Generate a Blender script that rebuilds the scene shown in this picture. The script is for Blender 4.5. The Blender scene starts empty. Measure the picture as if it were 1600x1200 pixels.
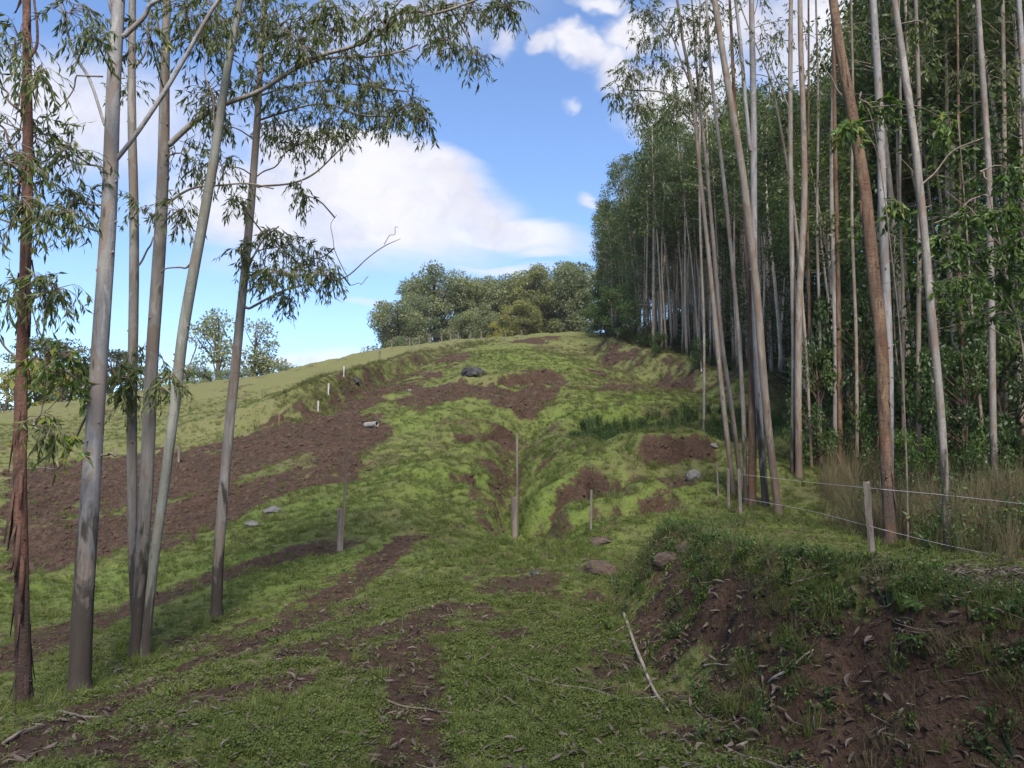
import bpy, bmesh, math, random
import numpy as np
from mathutils import Vector, Matrix

random.seed(7)
RNG = np.random.default_rng(11)
SC = bpy.context.scene
COL = SC.collection

# ------------------------------------------------------------------ camera
FPX = 1208.0
PITCH = math.atan(135.0 / FPX)
CZ = 1.6
cam_data = bpy.data.cameras.new('camera')
cam_data.sensor_width = 36.0
cam_data.lens = 36.0 * FPX / 1600.0
cam_data.clip_start = 0.05
cam_data.clip_end = 6000.0
cam = bpy.data.objects.new('camera', cam_data)
cam.location = (0, 0, CZ)
cam.rotation_euler = (math.pi / 2 + PITCH, 0, 0)
COL.objects.link(cam)
SC.camera = cam
CP, SP = math.cos(PITCH), math.sin(PITCH)

def ray(u, v):
    """ratios x/y and (z-CZ)/y of the sight line through a photo pixel"""
    a, b = (u - 800.0) / FPX, (600.0 - v) / FPX
    yy = CP - b * SP
    return a / yy, (SP + b * CP) / yy

def P(u, v, d):
    a, e = ray(u, v)
    return np.array((a * d, d, CZ + e * d))

# ------------------------------------------------------------------ light
SUN_AZ = math.radians(174.0)     # clockwise from the view direction (+Y)
SUN_EL = math.radians(48.0)
SUN_STRENGTH = 5.0
SKY_STRENGTH = 0.122
SC.view_settings.view_transform = 'Standard'
SC.view_settings.look = 'None'
SC.view_settings.gamma = 1.0
SC.view_settings.use_curve_mapping = False
SC.view_settings.exposure = 0.8

sun_data = bpy.data.lights.new('sun', 'SUN')
sun_data.energy = SUN_STRENGTH
sun_data.angle = math.radians(18.0)
sun_data.color = (1.0, 0.93, 0.82)
sun = bpy.data.objects.new('sun', sun_data)
sdir = Vector((math.sin(SUN_AZ) * math.cos(SUN_EL), math.cos(SUN_AZ) * math.cos(SUN_EL), math.sin(SUN_EL)))
sun.rotation_euler = sdir.to_track_quat('Z', 'Y').to_euler()
sun.location = (30, -30, 60)
COL.objects.link(sun)

class NT:
    """small helper to write node trees"""
    def __init__(self, tree):
        self.t = tree
    def n(self, kind, **kw):
        nd = self.t.nodes.new(kind)
        for k, val in kw.items():
            setattr(nd, k, val)
        return nd
    def put(self, sock, val):
        if isinstance(val, bpy.types.NodeSocket):
            self.t.links.new(val, sock)
        elif val is not None:
            sock.default_value = val
    def math(self, op, a, b=None, c=None, clamp=False):
        nd = self.n('ShaderNodeMath', operation=op, use_clamp=clamp)
        self.put(nd.inputs[0], a)
        if b is not None: self.put(nd.inputs[1], b)
        if c is not None: self.put(nd.inputs[2], c)
        return nd.outputs[0]
    def vmath(self, op, a, b=None):
        nd = self.n('ShaderNodeVectorMath', operation=op)
        self.put(nd.inputs[0], a)
        if b is not None:
            if op == 'SCALE': self.put(nd.inputs[3], b)
            else: self.put(nd.inputs[1], b)
        return nd.outputs[1] if op in ('LENGTH', 'DISTANCE', 'DOT_PRODUCT') else nd.outputs[0]
    def noise(self, vec, scale, detail=4.0, rough=0.55, dist=0.0, color=False):
        nd = self.n('ShaderNodeTexNoise')
        if vec is not None: self.put(nd.inputs['Vector'], vec)
        nd.inputs['Scale'].default_value = scale
        nd.inputs['Detail'].default_value = detail
        nd.inputs['Roughness'].default_value = rough
        nd.inputs['Distortion'].default_value = dist
        return nd.outputs['Color' if color else 'Fac']
    def remap(self, val, a, b, c=0.0, d=1.0, smooth=True):
        nd = self.n('ShaderNodeMapRange')
        nd.interpolation_type = 'SMOOTHSTEP' if smooth else 'LINEAR'
        self.put(nd.inputs['Value'], val)
        nd.inputs['From Min'].default_value = a; nd.inputs['From Max'].default_value = b
        nd.inputs['To Min'].default_value = c; nd.inputs['To Max'].default_value = d
        return nd.outputs['Result']
    def mix(self, fac, a, b, blend='MIX'):
        nd = self.n('ShaderNodeMix', data_type='RGBA', blend_type=blend)
        self.put(nd.inputs[0], fac)
        self.put(nd.inputs[6], a if isinstance(a, bpy.types.NodeSocket) else (*a, 1.0))
        self.put(nd.inputs[7], b if isinstance(b, bpy.types.NodeSocket) else (*b, 1.0))
        return nd.outputs[2]

# ------------------------------------------------------------------ sky with clouds
world = bpy.data.worlds.new('World')
SC.world = world
world.use_nodes = True
wt = world.node_tree
wt.nodes.clear()
W = NT(wt)
w_out = W.n('ShaderNodeOutputWorld')
w_bg = W.n('ShaderNodeBackground')
sky = W.n('ShaderNodeTexSky')
sky.sky_type = 'NISHITA'
sky.sun_disc = False
sky.sun_elevation = SUN_EL
sky.sun_rotation = SUN_AZ
sky.altitude = 600.0
sky.air_density = 1.0
sky.dust_density = 0.6
sky.ozone_density = 2.2
gen = W.n('ShaderNodeTexCoord').outputs['Generated']
sep = W.n('ShaderNodeSeparateXYZ')
W.put(sep.inputs[0], gen)
gx, gy, gz = sep.outputs
yy = W.math('MAXIMUM', gy, 0.08)
ca = W.math('DIVIDE', gx, yy)
ce = W.math('DIVIDE', gz, yy)
comb = W.n('ShaderNodeCombineXYZ')
W.put(comb.inputs[0], ca); W.put(comb.inputs[1], ce)
flat = comb.outputs[0]

def warp(vec, scale, amt, detail=3.0, stretch=None):
    src = vec
    if stretch:
        mp = W.n('ShaderNodeMapping'); W.put(mp.inputs['Vector'], vec)
        mp.inputs['Scale'].default_value = stretch[0]
        mp.inputs['Rotation'].default_value = (0, 0, stretch[1])
        src = mp.outputs[0]
    c = W.noise(src, scale, detail, 0.6, color=True)
    off = W.vmath('SUBTRACT', c, (0.5, 0.5, 0.5))
    off = W.vmath('SCALE', off, amt)
    off = W.vmath('MULTIPLY', off, (1, 1, 0))
    return W.vmath('ADD', vec, off)

def ellipse(vec, u, v, ru, rv, rot=0.0, inner=0.55, outer=1.25, gain=1.0):
    """soft cloud patch around one direction of the sky"""
    a, e = ray(u, v)
    d = W.vmath('SUBTRACT', vec, (a, e, 0))
    mp = W.n('ShaderNodeMapping', vector_type='TEXTURE')
    W.put(mp.inputs['Vector'], d)
    mp.inputs['Rotation'].default_value = (0, 0, math.radians(rot))
    mp.inputs['Scale'].default_value = (ru / FPX, rv / FPX, 1)
    r = W.vmath('LENGTH', mp.outputs[0])
    return W.remap(r, inner, outer, gain, 0.0)

def union(vals):
    o = vals[0]
    for x in vals[1:]:
        o = W.math('MAXIMUM', o, x)
    return o

streak = warp(warp(flat, 2.6, 0.10, 2.0), 5.0, 0.09, 5.0, ((0.35, 2.2, 1), math.radians(18)))
puffy = warp(warp(flat, 6.0, 0.09, 4.0), 17.0, 0.045, 5.0)
veil = union([
    ellipse(streak, 600, 288, 270, 84, -18, 0.68, 1.06, 0.98),
    ellipse(streak, 520, 330, 330, 95, -6, 0.5, 1.12, 0.97),
    ellipse(streak, 750, 354, 205, 36, -7, 0.5, 1.08, 1.0),
    ellipse(streak, 560, 400, 230, 30, 2, 0.2, 1.4, 0.6),
    ellipse(streak, 90, 180, 360, 110, -12, 0.1, 1.3, 0.85),
    ellipse(streak, 620, 40, 260, 70, 10, 0.1, 1.3, 0.55),
])
wisps = union([
    ellipse(streak, 850, 386, 62, 9, 3, 0.1, 1.4, 0.85),
    ellipse(streak, 790, 412, 110, 8, 0, 0.1, 1.5, 0.7),
    ellipse(streak, 590, 468, 50, 7, -8, 0.1, 1.5, 0.55),
    ellipse(streak, 480, 566, 150, 16, 3, 0.1, 1.5, 0.85),
    ellipse(streak, 922, 316, 17, 8, -10, 0.1, 1.4, 0.8),
])
cumulus = union([
    ellipse(puffy, 905, 78, 62, 34, -20, 0.5, 1.2),
    ellipse(puffy, 965, 112, 60, 40, -25, 0.5, 1.2),
    ellipse(puffy, 850, 74, 26, 22, 0, 0.3, 1.3, 0.9),
    ellipse(puffy, 787, 66, 22, 26, 0, 0.2, 1.4, 0.75),
    ellipse(puffy, 925, 16, 50, 18, 0, 0.3, 1.3, 0.9),
    ellipse(puffy, 985, 55, 60, 40, 20, 0.4, 1.3, 1.0),
    ellipse(puffy, 898, 155, 12, 10, 0, 0.2, 1.4, 0.6),
    ellipse(puffy, 1070, 150, 110, 70, 15, 0.5, 1.3),
    ellipse(puffy, 1130, 40, 130, 70, 0, 0.3, 1.3),
    ellipse(puffy, 1330, 60, 200, 130, 0, 0.5, 1.3),
    ellipse(puffy, 1480, -60, 260, 150, 0, 0.5, 1.3),
])
# the rest of the dome: scattered clouds of the same sort
zz = W.math('ADD', W.math('MAXIMUM', gz, 0.0), 0.16)
dome = W.n('ShaderNodeCombineXYZ')
W.put(dome.inputs[0], W.math('DIVIDE', gx, zz)); W.put(dome.inputs[1], W.math('DIVIDE', gy, zz))
dn = W.noise(dome.outputs[0], 1.1, 7.0, 0.58, 0.3)
scatter_c = W.remap(dn, 0.49, 0.66, 0.0, 0.95)
a0, e0 = ray(800, 470)
front = W.vmath('DOT_PRODUCT', gen, tuple(Vector((0, 1, e0)).normalized()))
scatter_c = W.math('MULTIPLY', scatter_c, W.remap(front, 0.66, 0.78, 1.0, 0.0))
mask = union([veil, wisps, cumulus, scatter_c])
tex = W.noise(streak, 7.0, 5.0, 0.6)
mask = W.math('MULTIPLY', mask, W.remap(tex, 0.25, 0.62, 0.72, 1.0), clamp=True)
tint = W.n('ShaderNodeMix', data_type='RGBA', blend_type='MULTIPLY')
tint.inputs[0].default_value = 1.0
W.put(tint.inputs[6], sky.outputs[0])
tint.inputs[7].default_value = (1.0, 1.08, 1.22, 1)
puff_n = W.noise(puffy, 9.0, 5.0, 0.6)
cloud_lit = W.mix(W.remap(puff_n, 0.3, 0.62), (3.7, 3.65, 4.15), (4.75, 4.7, 4.9))
w_col = W.mix(mask, tint.outputs[2], cloud_lit)
W.put(w_bg.inputs['Color'], w_col)
w_bg.inputs['Strength'].default_value = SKY_STRENGTH
W.put(w_out.inputs['Surface'], w_bg.outputs[0])

# ------------------------------------------------------------------ numeric helpers
def _hash(ix, iy, seed):
    ix = ix.astype(np.int64).astype(np.uint32); iy = iy.astype(np.int64).astype(np.uint32)
    h = ix * np.uint32(374761393) + iy * np.uint32(668265263) + np.uint32((seed * 2654435761) & 0xffffffff)
    h = (h ^ (h >> np.uint32(13))) * np.uint32(1274126177)
    h = h ^ (h >> np.uint32(16))
    return h.astype(np.float64) / 4294967295.0

def vnoise(x, y, seed=0):
    ix, iy = np.floor(x), np.floor(y)
    fx, fy = x - ix, y - iy
    fx = fx * fx * (3 - 2 * fx); fy = fy * fy * (3 - 2 * fy)
    a = _hash(ix, iy, seed); b = _hash(ix + 1, iy, seed)
    c = _hash(ix, iy + 1, seed); d = _hash(ix + 1, iy + 1, seed)
    return (a + (b - a) * fx) * (1 - fy) + (c + (d - c) * fx) * fy

def fbm(x, y, octaves=4, seed=0, gain=0.5):
    s, amp, tot = 0.0, 1.0, 0.0
    for k in range(octaves):
        s = s + amp * (vnoise(x * 2 ** k + 13.7 * k, y * 2 ** k - 7.3 * k, seed + k) - 0.5)
        tot += amp; amp *= gain
    return s / tot * 2.0

def smooth(a, b, x):
    t = np.clip((x - a) / (b - a), 0, 1)
    return t * t * (3 - 2 * t)

def seg_dist(x, y, pts):
    """distance to a polyline and which side (positive = left of its direction)"""
    best = np.full(x.shape, 1e9); side = np.zeros(x.shape); tt = np.zeros(x.shape)
    n = len(pts) - 1
    for i in range(n):
        ax, ay = pts[i][0], pts[i][1]; bx, by = pts[i + 1][0], pts[i + 1][1]
        dx, dy = bx - ax, by - ay
        L2 = dx * dx + dy * dy + 1e-12
        t = np.clip(((x - ax) * dx + (y - ay) * dy) / L2, 0, 1)
        d = np.hypot(x - ax - t * dx, y - ay - t * dy)
        m = d < best
        best = np.where(m, d, best)
        side = np.where(m, np.sign(dx * (y - ay) - dy * (x - ax)), side)
        tt = np.where(m, (i + t) / n, tt)
    return best, side, tt

def in_poly(x, y, pts):
    c = np.zeros(x.shape, bool)
    n = len(pts)
    for i in range(n):
        ax, ay = pts[i][0], pts[i][1]; bx, by = pts[i - 1][0], pts[i - 1][1]
        cond = ((ay > y) != (by > y))
        c ^= cond & (x < (bx - ax) * (y - ay) / (by - ay + 1e-12) + ax)
    return c

# ------------------------------------------------------------------ the lie of the land
FOOT_Y = [-4, 2, 3, 3.7, 4.2, 5.2, 7.0, 9.0, 11.0, 12.6, 14.5]
FOOT_X = [4.5, 3.4, 2.75, 2.0, 1.35, 1.12, 1.05, 1.25, 1.8, 2.6, 3.6]
TOP_X = [5.2, 4.1, 3.4, 2.65, 2.1, 1.75, 1.7, 1.9, 2.4, 3.2, 4.2]
BANK_H = [0.75, 0.8, 0.85, 0.88, 0.9, 0.95, 0.98, 0.92, 0.72, 0.35, 0.0]

def feat(x, y):
    z = np.zeros(x.shape)
    # cut bank beside the track
    wob = 0.20 * fbm(x * 0.5 + 3, y * 0.9, 3, 5) + 0.13 * fbm(x * 2.2, y * 2.2, 3, 9)
    f = np.interp(y, FOOT_Y, FOOT_X) + wob
    t = np.interp(y, FOOT_Y, TOP_X) + wob * 1.3
    s = np.clip((x - f) / (t - f), -0.3, 1.6)
    prof = smooth(-0.1, 0.45, s) * 0.30 + smooth(0.30, 0.80, s) * 0.45 + smooth(0.7, 1.15, s) * 0.25
    z += np.interp(y, FOOT_Y, BANK_H) * prof
    # drainage ditch down the hill
    d, sd, tt = seg_dist(x, y, DITCH)
    dep = np.interp(tt, [0, 0.12, 0.35, 0.7, 0.88, 1.0], [0.0, 0.6, 0.9, 1.0, 0.35, 0.0])
    wid = np.where(sd > 0, 0.95, 0.5) * np.interp(tt, [0, 0.5, 1.0], [1.2, 1.0, 0.8]) * (1 + 0.5 * fbm(x * 0.7, y * 0.7, 2, 36))
    rug = np.exp(-(d / 3.2) ** 2) * smooth(12.5, 15, y)
    z += rug * (0.34 * fbm(x * 0.55, y * 0.55, 3, 37) + 0.16 * np.abs(fbm(x * 1.6, y * 1.6, 3, 38)) * 1.3)
    for hx, hy, hr, hd in HOLES:
        z -= hd * np.exp(-(((x - hx) / hr) ** 2 + ((y - hy) / (hr * 0.8)) ** 2) ** 1.5)
    z -= dep * np.exp(-(d / wid) ** 2)
    for line_, hgt in SCARPS:
        d, sd, tt = seg_dist(x, y, line_)
        sg = d * sd + 0.30 * fbm(x * 1.1, y * 1.1, 3, 58)
        z += hgt * (smooth(-0.22, 0.14, sg) - 0.5) * np.exp(-(sg / 1.5) ** 2) * smooth(0.0, 0.15, tt) * smooth(1.0, 0.85, tt) * (d < 4)
    # knoll right of the ditch, and the hollow with reeds behind it
    z += 1.35 * np.exp(-(((x - 3.5) / 2.5) ** 2 + ((y - 20.0) / 3.2) ** 2))
    q = np.sqrt(((x - 6.2) / 4.3) ** 2 + ((y - 27.0) / 3.4) ** 2) + 0.15 * fbm(x * 0.4, y * 0.4, 2, 31)
    z += 0.22 * np.exp(-((q - 1.14) / 0.20) ** 2)
    z -= 0.60 * smooth(1.06, 0.80, q)
    # terrace cut on the pasture side
    d, sd, tt = seg_dist(x, y, TERRACE)
    sg = d * sd + 0.5 * fbm(x * 0.25, y * 0.25, 3, 44)
    ends = smooth(0.0, 0.12, tt) * smooth(0.95, 0.55, tt)
    z += 1.45 * smooth(-0.7, 0.4, sg) * np.exp(-np.clip(sg, 0, 99) / 9.0) * ends
    # cut slope under the plantation edge
    d, sd, tt = seg_dist(x, y, FORESTCUT)
    sg = -d * sd + 0.7 * fbm(x * 0.3, y * 0.3, 3, 51)
    ends = smooth(0.0, 0.15, tt) * smooth(1.0, 0.85, tt)
    z += 2.5 * smooth(-1.3, 1.2, sg) * np.exp(-np.clip(sg, 0, 99) / 14.0) * ends
    return z

def pxy(u, v, d):
    p = P(u, v, d)
    return (p[0], p[1])
DITCH = [pxy(838, 605, 37), pxy(818, 650, 30), pxy(803, 700, 24.5), pxy(795, 745, 20), pxy(803, 790, 17), pxy(828, 838, 13.8), pxy(880, 880, 11.5)]
TERRACE = [pxy(470, 655, 35), pxy(508, 636, 38), pxy(570, 598, 43), pxy(625, 570, 52), pxy(690, 552, 64), pxy(760, 538, 76)]
FORESTCUT = [pxy(1190, 640, 30), pxy(1120, 610, 38), pxy(1040, 578, 46), pxy(975, 556, 56), pxy(915, 535, 70)]

SCARPS = [([pxy(846, 772, 17.6), pxy(880, 756, 18.4), pxy(915, 752, 18.6), pxy(955, 766, 17.8), pxy(1005, 792, 16.2)], 0.75), ([pxy(895, 806, 15.2), pxy(980, 788, 16.0), pxy(1065, 776, 16.4)], 0.45),
          ([pxy(985, 738, 18.8), pxy(1060, 730, 19.0), pxy(1125, 722, 19.2)], 0.6), ([pxy(820, 712, 22.5), pxy(870, 694, 23.5), pxy(935, 700, 22.5)], 0.5), ([pxy(905, 668, 25.5), pxy(960, 655, 26), pxy(1010, 676, 23.5), pxy(1090, 690, 22)], 0.45),
          ([pxy(700, 690, 25.5), pxy(750, 668, 27.5), pxy(800, 660, 29)], 0.4), ([pxy(690, 755, 19.2), pxy(740, 742, 20), pxy(792, 738, 20.4)], 0.4), ([pxy(760, 600, 39), pxy(830, 590, 41), pxy(900, 598, 40)], 0.7)]
HOLES = [(*pxy(905, 778, 17.6), 1.0, 0.8), (*pxy(780, 760, 18.6), 0.6, 0.45), (*pxy(1060, 748, 17.6), 1.1, 0.45), (*pxy(790, 668, 27.5), 1.0, 0.4), (*pxy(1050, 785, 15.6), 0.8, 0.25), (*pxy(960, 800, 15), 0.9, 0.2)]
CTRL = []
for u, v, d in [
    (800, 1200, 4.2), (500, 1200, 4.2), (800, 1100, 5.3), (500, 1100, 5.4), (800, 1000, 7.1), (600, 1000, 7.2), (900, 1000, 7.1),
    (780, 930, 9.3), (620, 930, 9.4), (800, 880, 11.7), (650, 880, 11.8), (740, 843, 13.5), (905, 843, 13.3),
    (720, 800, 16.0), (700, 760, 19.0), (680, 720, 22.5), (690, 680, 27), (700, 640, 32), (720, 605, 38.5), (740, 580, 44), (780, 550, 56),
    (830, 530, 75), (850, 524, 86),
    (0, 1185, 4.4), (120, 1130, 5.2), (125, 1085, 7.0), (40, 1105, 6.5), (215, 1030, 8.2), (337, 970, 9.8), (300, 1045, 6.9), (430, 980, 8.5), (540, 905, 10.8),
    (100, 960, 11.5), (0, 970, 10.5), (250, 925, 12), (100, 885, 15.5), (0, 905, 14), (100, 800, 23), (0, 800, 22.5), (100, 740, 31), (0, 740, 30), (100, 700, 39), (0, 700, 38),
    (100, 662, 50), (0, 668, 49), (100, 632, 66), (0, 645, 62), (220, 610, 68),
    (300, 602, 70), (300, 650, 46), (300, 700, 33), (300, 800, 20), (300, 860, 15), (420, 800, 18), (420, 880, 12.8), (450, 580, 74), (450, 620, 52), (440, 690, 30),
    (450, 750, 22), (600, 546, 82), (520, 600, 52), (600, 650, 30), (600, 720, 22), (560, 760, 19), (560, 862, 12.3),
    (600, 605, 42), (640, 590, 46), (700, 536, 84),
    (940, 885, 10.6), (1000, 810, 14.3), (1000, 745, 17.8), (1100, 745, 17.3), (980, 690, 21), (1000, 622, 34), (900, 600, 39),
    (1100, 615, 36), (960, 580, 48), (900, 560, 56), (1050, 560, 52), (1000, 545, 58), (930, 520, 82), (1120, 578, 47), (1200, 612, 37), (1260, 650, 29), (1330, 700, 22),
    (1215, 805, 14.5), (1150, 778, 16), (1362, 868, 9.9), (1480, 862, 9.9), (1553, 785, 14), (1440, 760, 16.5), (1600, 850, 10.2),
    (1300, 880, 7.0), (1250, 950, 4.95), (1400, 985, 4.3), (1600, 1025, 3.85), (1500, 895, 6.3), (1600, 895, 6.0), (1200, 850, 8.2), (1080, 832, 10.8), (1180, 1195, 4.15), (1060, 1100, 5.2), (985, 950, 8.3),
    ]:
    CTRL.append(P(u, v, d))
for p in [(0, 0, 0.0), (0, -6, -0.1), (-6, -5, -0.6), (-12, 3, -1.0), (-14, -12, -1.2), (6, -5, 0.9), (14, 2, 1.3), (14, -14, 1.0), (0, -25, -0.8),
          (22, 12, 2.2), (24, 25, 4.6), (24, 40, 8.0), (26, 60, 12.0), (24, 85, 16.0), (45, 30, 8.0), (50, 60, 14.0), (60, 90, 18), (40, 5, 3.0),
          (0, 120, 18.0), (0, 150, 20.0), (20, 150, 20), (-20, 150, 18), (20, 110, 18.0), (-20, 105, 13.5), (-45, 130, 7.0), (-40, 100, 8.0), (-65, 100, 1.0),
          (-75, 75, 0.0), (-85, 45, -2), (-60, 20, -2.0), (-35, 5, -1.6), (-60, -20, -3), (-30, -30, -2), (40, -30, 2), (0, -60, -3)]:
    CTRL.append(np.array(p, float))
CTRL = np.array(CTRL)
_cx, _cy = CTRL[:, 0], CTRL[:, 1]
_res = CTRL[:, 2] - feat(_cx, _cy)

def _phi(r2):
    return 0.5 * r2 * np.log(r2 + 1e-9)
_n = len(CTRL)
_A = np.zeros((_n + 3, _n + 3))
_A[:_n, :_n] = _phi((_cx[:, None] - _cx[None]) ** 2 + (_cy[:, None] - _cy[None]) ** 2)
_A[:_n, :_n] += np.eye(_n) * (0.05 + 0.02 * np.hypot(_cx, _cy))
_A[:_n, _n] = 1; _A[:_n, _n + 1] = _cx; _A[:_n, _n + 2] = _cy
_A[_n:, :_n] = _A[:_n, _n:].T
_w = np.linalg.solve(_A, np.concatenate([_res, np.zeros(3)]))

def H0(x, y):
    x = np.asarray(x, float); y = np.asarray(y, float)
    shp = x.shape
    x = x.ravel(); y = y.ravel()
    out = np.empty(x.size)
    for i in range(0, x.size, 20000):
        xs, ys = x[i:i + 20000], y[i:i + 20000]
        r = np.hypot(xs, ys)
        k = np.minimum(1.0, 165.0 / np.maximum(r, 1e-6))
        xc, yc = xs * k, ys * k
        r2 = (xc[:, None] - _cx[None]) ** 2 + (yc[:, None] - _cy[None]) ** 2
        z = _phi(r2) @ _w[:_n] + _w[_n] + _w[_n + 1] * xc + _w[_n + 2] * yc
        z = z + feat(xc, yc)
        far = smooth(150, 320, r)
        z = np.clip(z, -12, 40)
        z = z * (1 - far) + far * (-8.0)
        # lumps and hollows
        a = smooth(3, 25, r)
        z += 0.035 * fbm(xs * 1.1, ys * 1.1, 3, 3) + 0.02 * fbm(xs * 4.0, ys * 4.0, 3, 8) + a * (0.22 * fbm(xs * 0.33, ys * 0.33, 3, 12) + 0.15 * fbm(xs * 1.1, ys * 1.1, 4, 14) + 0.10 * np.abs(fbm(xs * 0.6, ys * 0.9, 3, 15)))
        z += far * 6.0 * fbm(xs * 0.006, ys * 0.006, 3, 77)
        out[i:i + 20000] = z
    return out.reshape(shp)

def ground_hit(u, v, fn=None, dmax=160.0):
    a, e = ray(u, v)
    d = np.exp(np.linspace(math.log(2.2), math.log(dmax), 700))
    h = (fn or H)(a * d, d)
    g = CZ + e * d - h
    idx = np.nonzero(g < 0)[0]
    if len(idx) == 0:
        k = int(np.argmin(g)); dd = d[k]
    else:
        k = idx[0]
        if k == 0: dd = d[0]
        else:
            t = g[k - 1] / (g[k - 1] - g[k]); dd = d[k - 1] + t * (d[k] - d[k - 1])
    x, y = a * dd, dd
    return np.array((x, y, float((fn or H)(np.array([x]), np.array([y]))[0])))

def W0(pts):
    out = []
    for u, v in pts:
        p = ground_hit(u, v, H0)
        out.append((p[0], p[1]))
    return out

# bare soil, trodden tracks, dry turf: areas and lines in the field (world xy)
SOIL_POLY = [  # outline, strength, edge softness (m)
    (W0([(2, 910), (70, 898), (200, 872), (260, 862), (330, 838), (385, 805), (430, 775), (480, 762), (560, 752), (580, 705), (618, 656), (560, 650), (585, 630), (560, 615), (500, 638), (430, 650), (330, 692), (130, 716), (2, 740)]), 1.0, 0.35),
    (W0([(500, 640), (560, 606), (625, 578), (690, 558), (745, 545), (720, 570), (680, 590), (640, 605), (600, 632), (560, 645)]), 0.85, 0.8),
    (W0([(600, 640), (640, 606), (700, 596), (770, 604), (872, 606), (878, 618), (850, 642), (790, 641), (760, 622), (690, 628), (650, 640)]), 0.8, 0.6),
    (W0([(772, 606), (872, 604), (878, 620), (850, 642), (790, 641)]), 1.0, 0.4),
    (W0([(795, 578), (830, 577), (880, 596), (900, 604), (860, 606), (820, 592)]), 0.8, 0.5),
    (W0([(905, 606), (1010, 602), (1030, 588), (1090, 582), (1090, 600), (1010, 612), (940, 612)]), 0.75, 0.6),
    (W0([(925, 585), (935, 560), (965, 538), (985, 540), (960, 570), (945, 590)]), 0.95, 0.5),
    (W0([(1000, 742), (1060, 738), (1115, 728), (1125, 750), (1060, 760), (1010, 756)]), 0.8, 0.35),
    (W0([(860, 765), (930, 755), (950, 775), (915, 795), (868, 792)]), 0.95, 0.2),
    (W0([(762, 755), (792, 742), (800, 775), (786, 785), (765, 772)]), 0.9, 0.2),
    (W0([(770, 665), (808, 655), (810, 672), (780, 682)]), 0.7, 0.3),
    (W0([(905, 800), (985, 785), (1060, 772), (1075, 790), (1000, 806), (920, 815)]), 0.6, 0.3),
    (W0([(1052, 690), (1080, 670), (1085, 690), (1060, 712)]), 0.8, 0.3),
    (W0([(800, 530), (870, 526), (850, 538), (790, 538)]), 0.9, 0.8),
]
SOIL_LINE = [  # path, half width (m), strength
    (W0([(2, 1182), (90, 1135), (180, 1095), (300, 1042), (400, 995), (470, 962), (540, 915), (600, 868), (640, 838)]), 0.34, 1.0),
    (W0([(2, 1030), (70, 1000), (140, 970), (210, 945), (330, 902), (430, 872), (520, 852)]), 0.65, 0.78),
    (W0([(655, 1198), (640, 1120), (635, 1040), (650, 985), (690, 945)]), 0.28, 0.9),
    (W0([(720, 850), (700, 842), (650, 835)]), 0.25, 0.5),
    (W0([(840, 838), (880, 832), (950, 815), (1040, 800)]), 0.22, 0.6),
    (W0([(0, 960), (60, 945), (130, 925)]), 0.2, 0.3),
]

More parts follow.
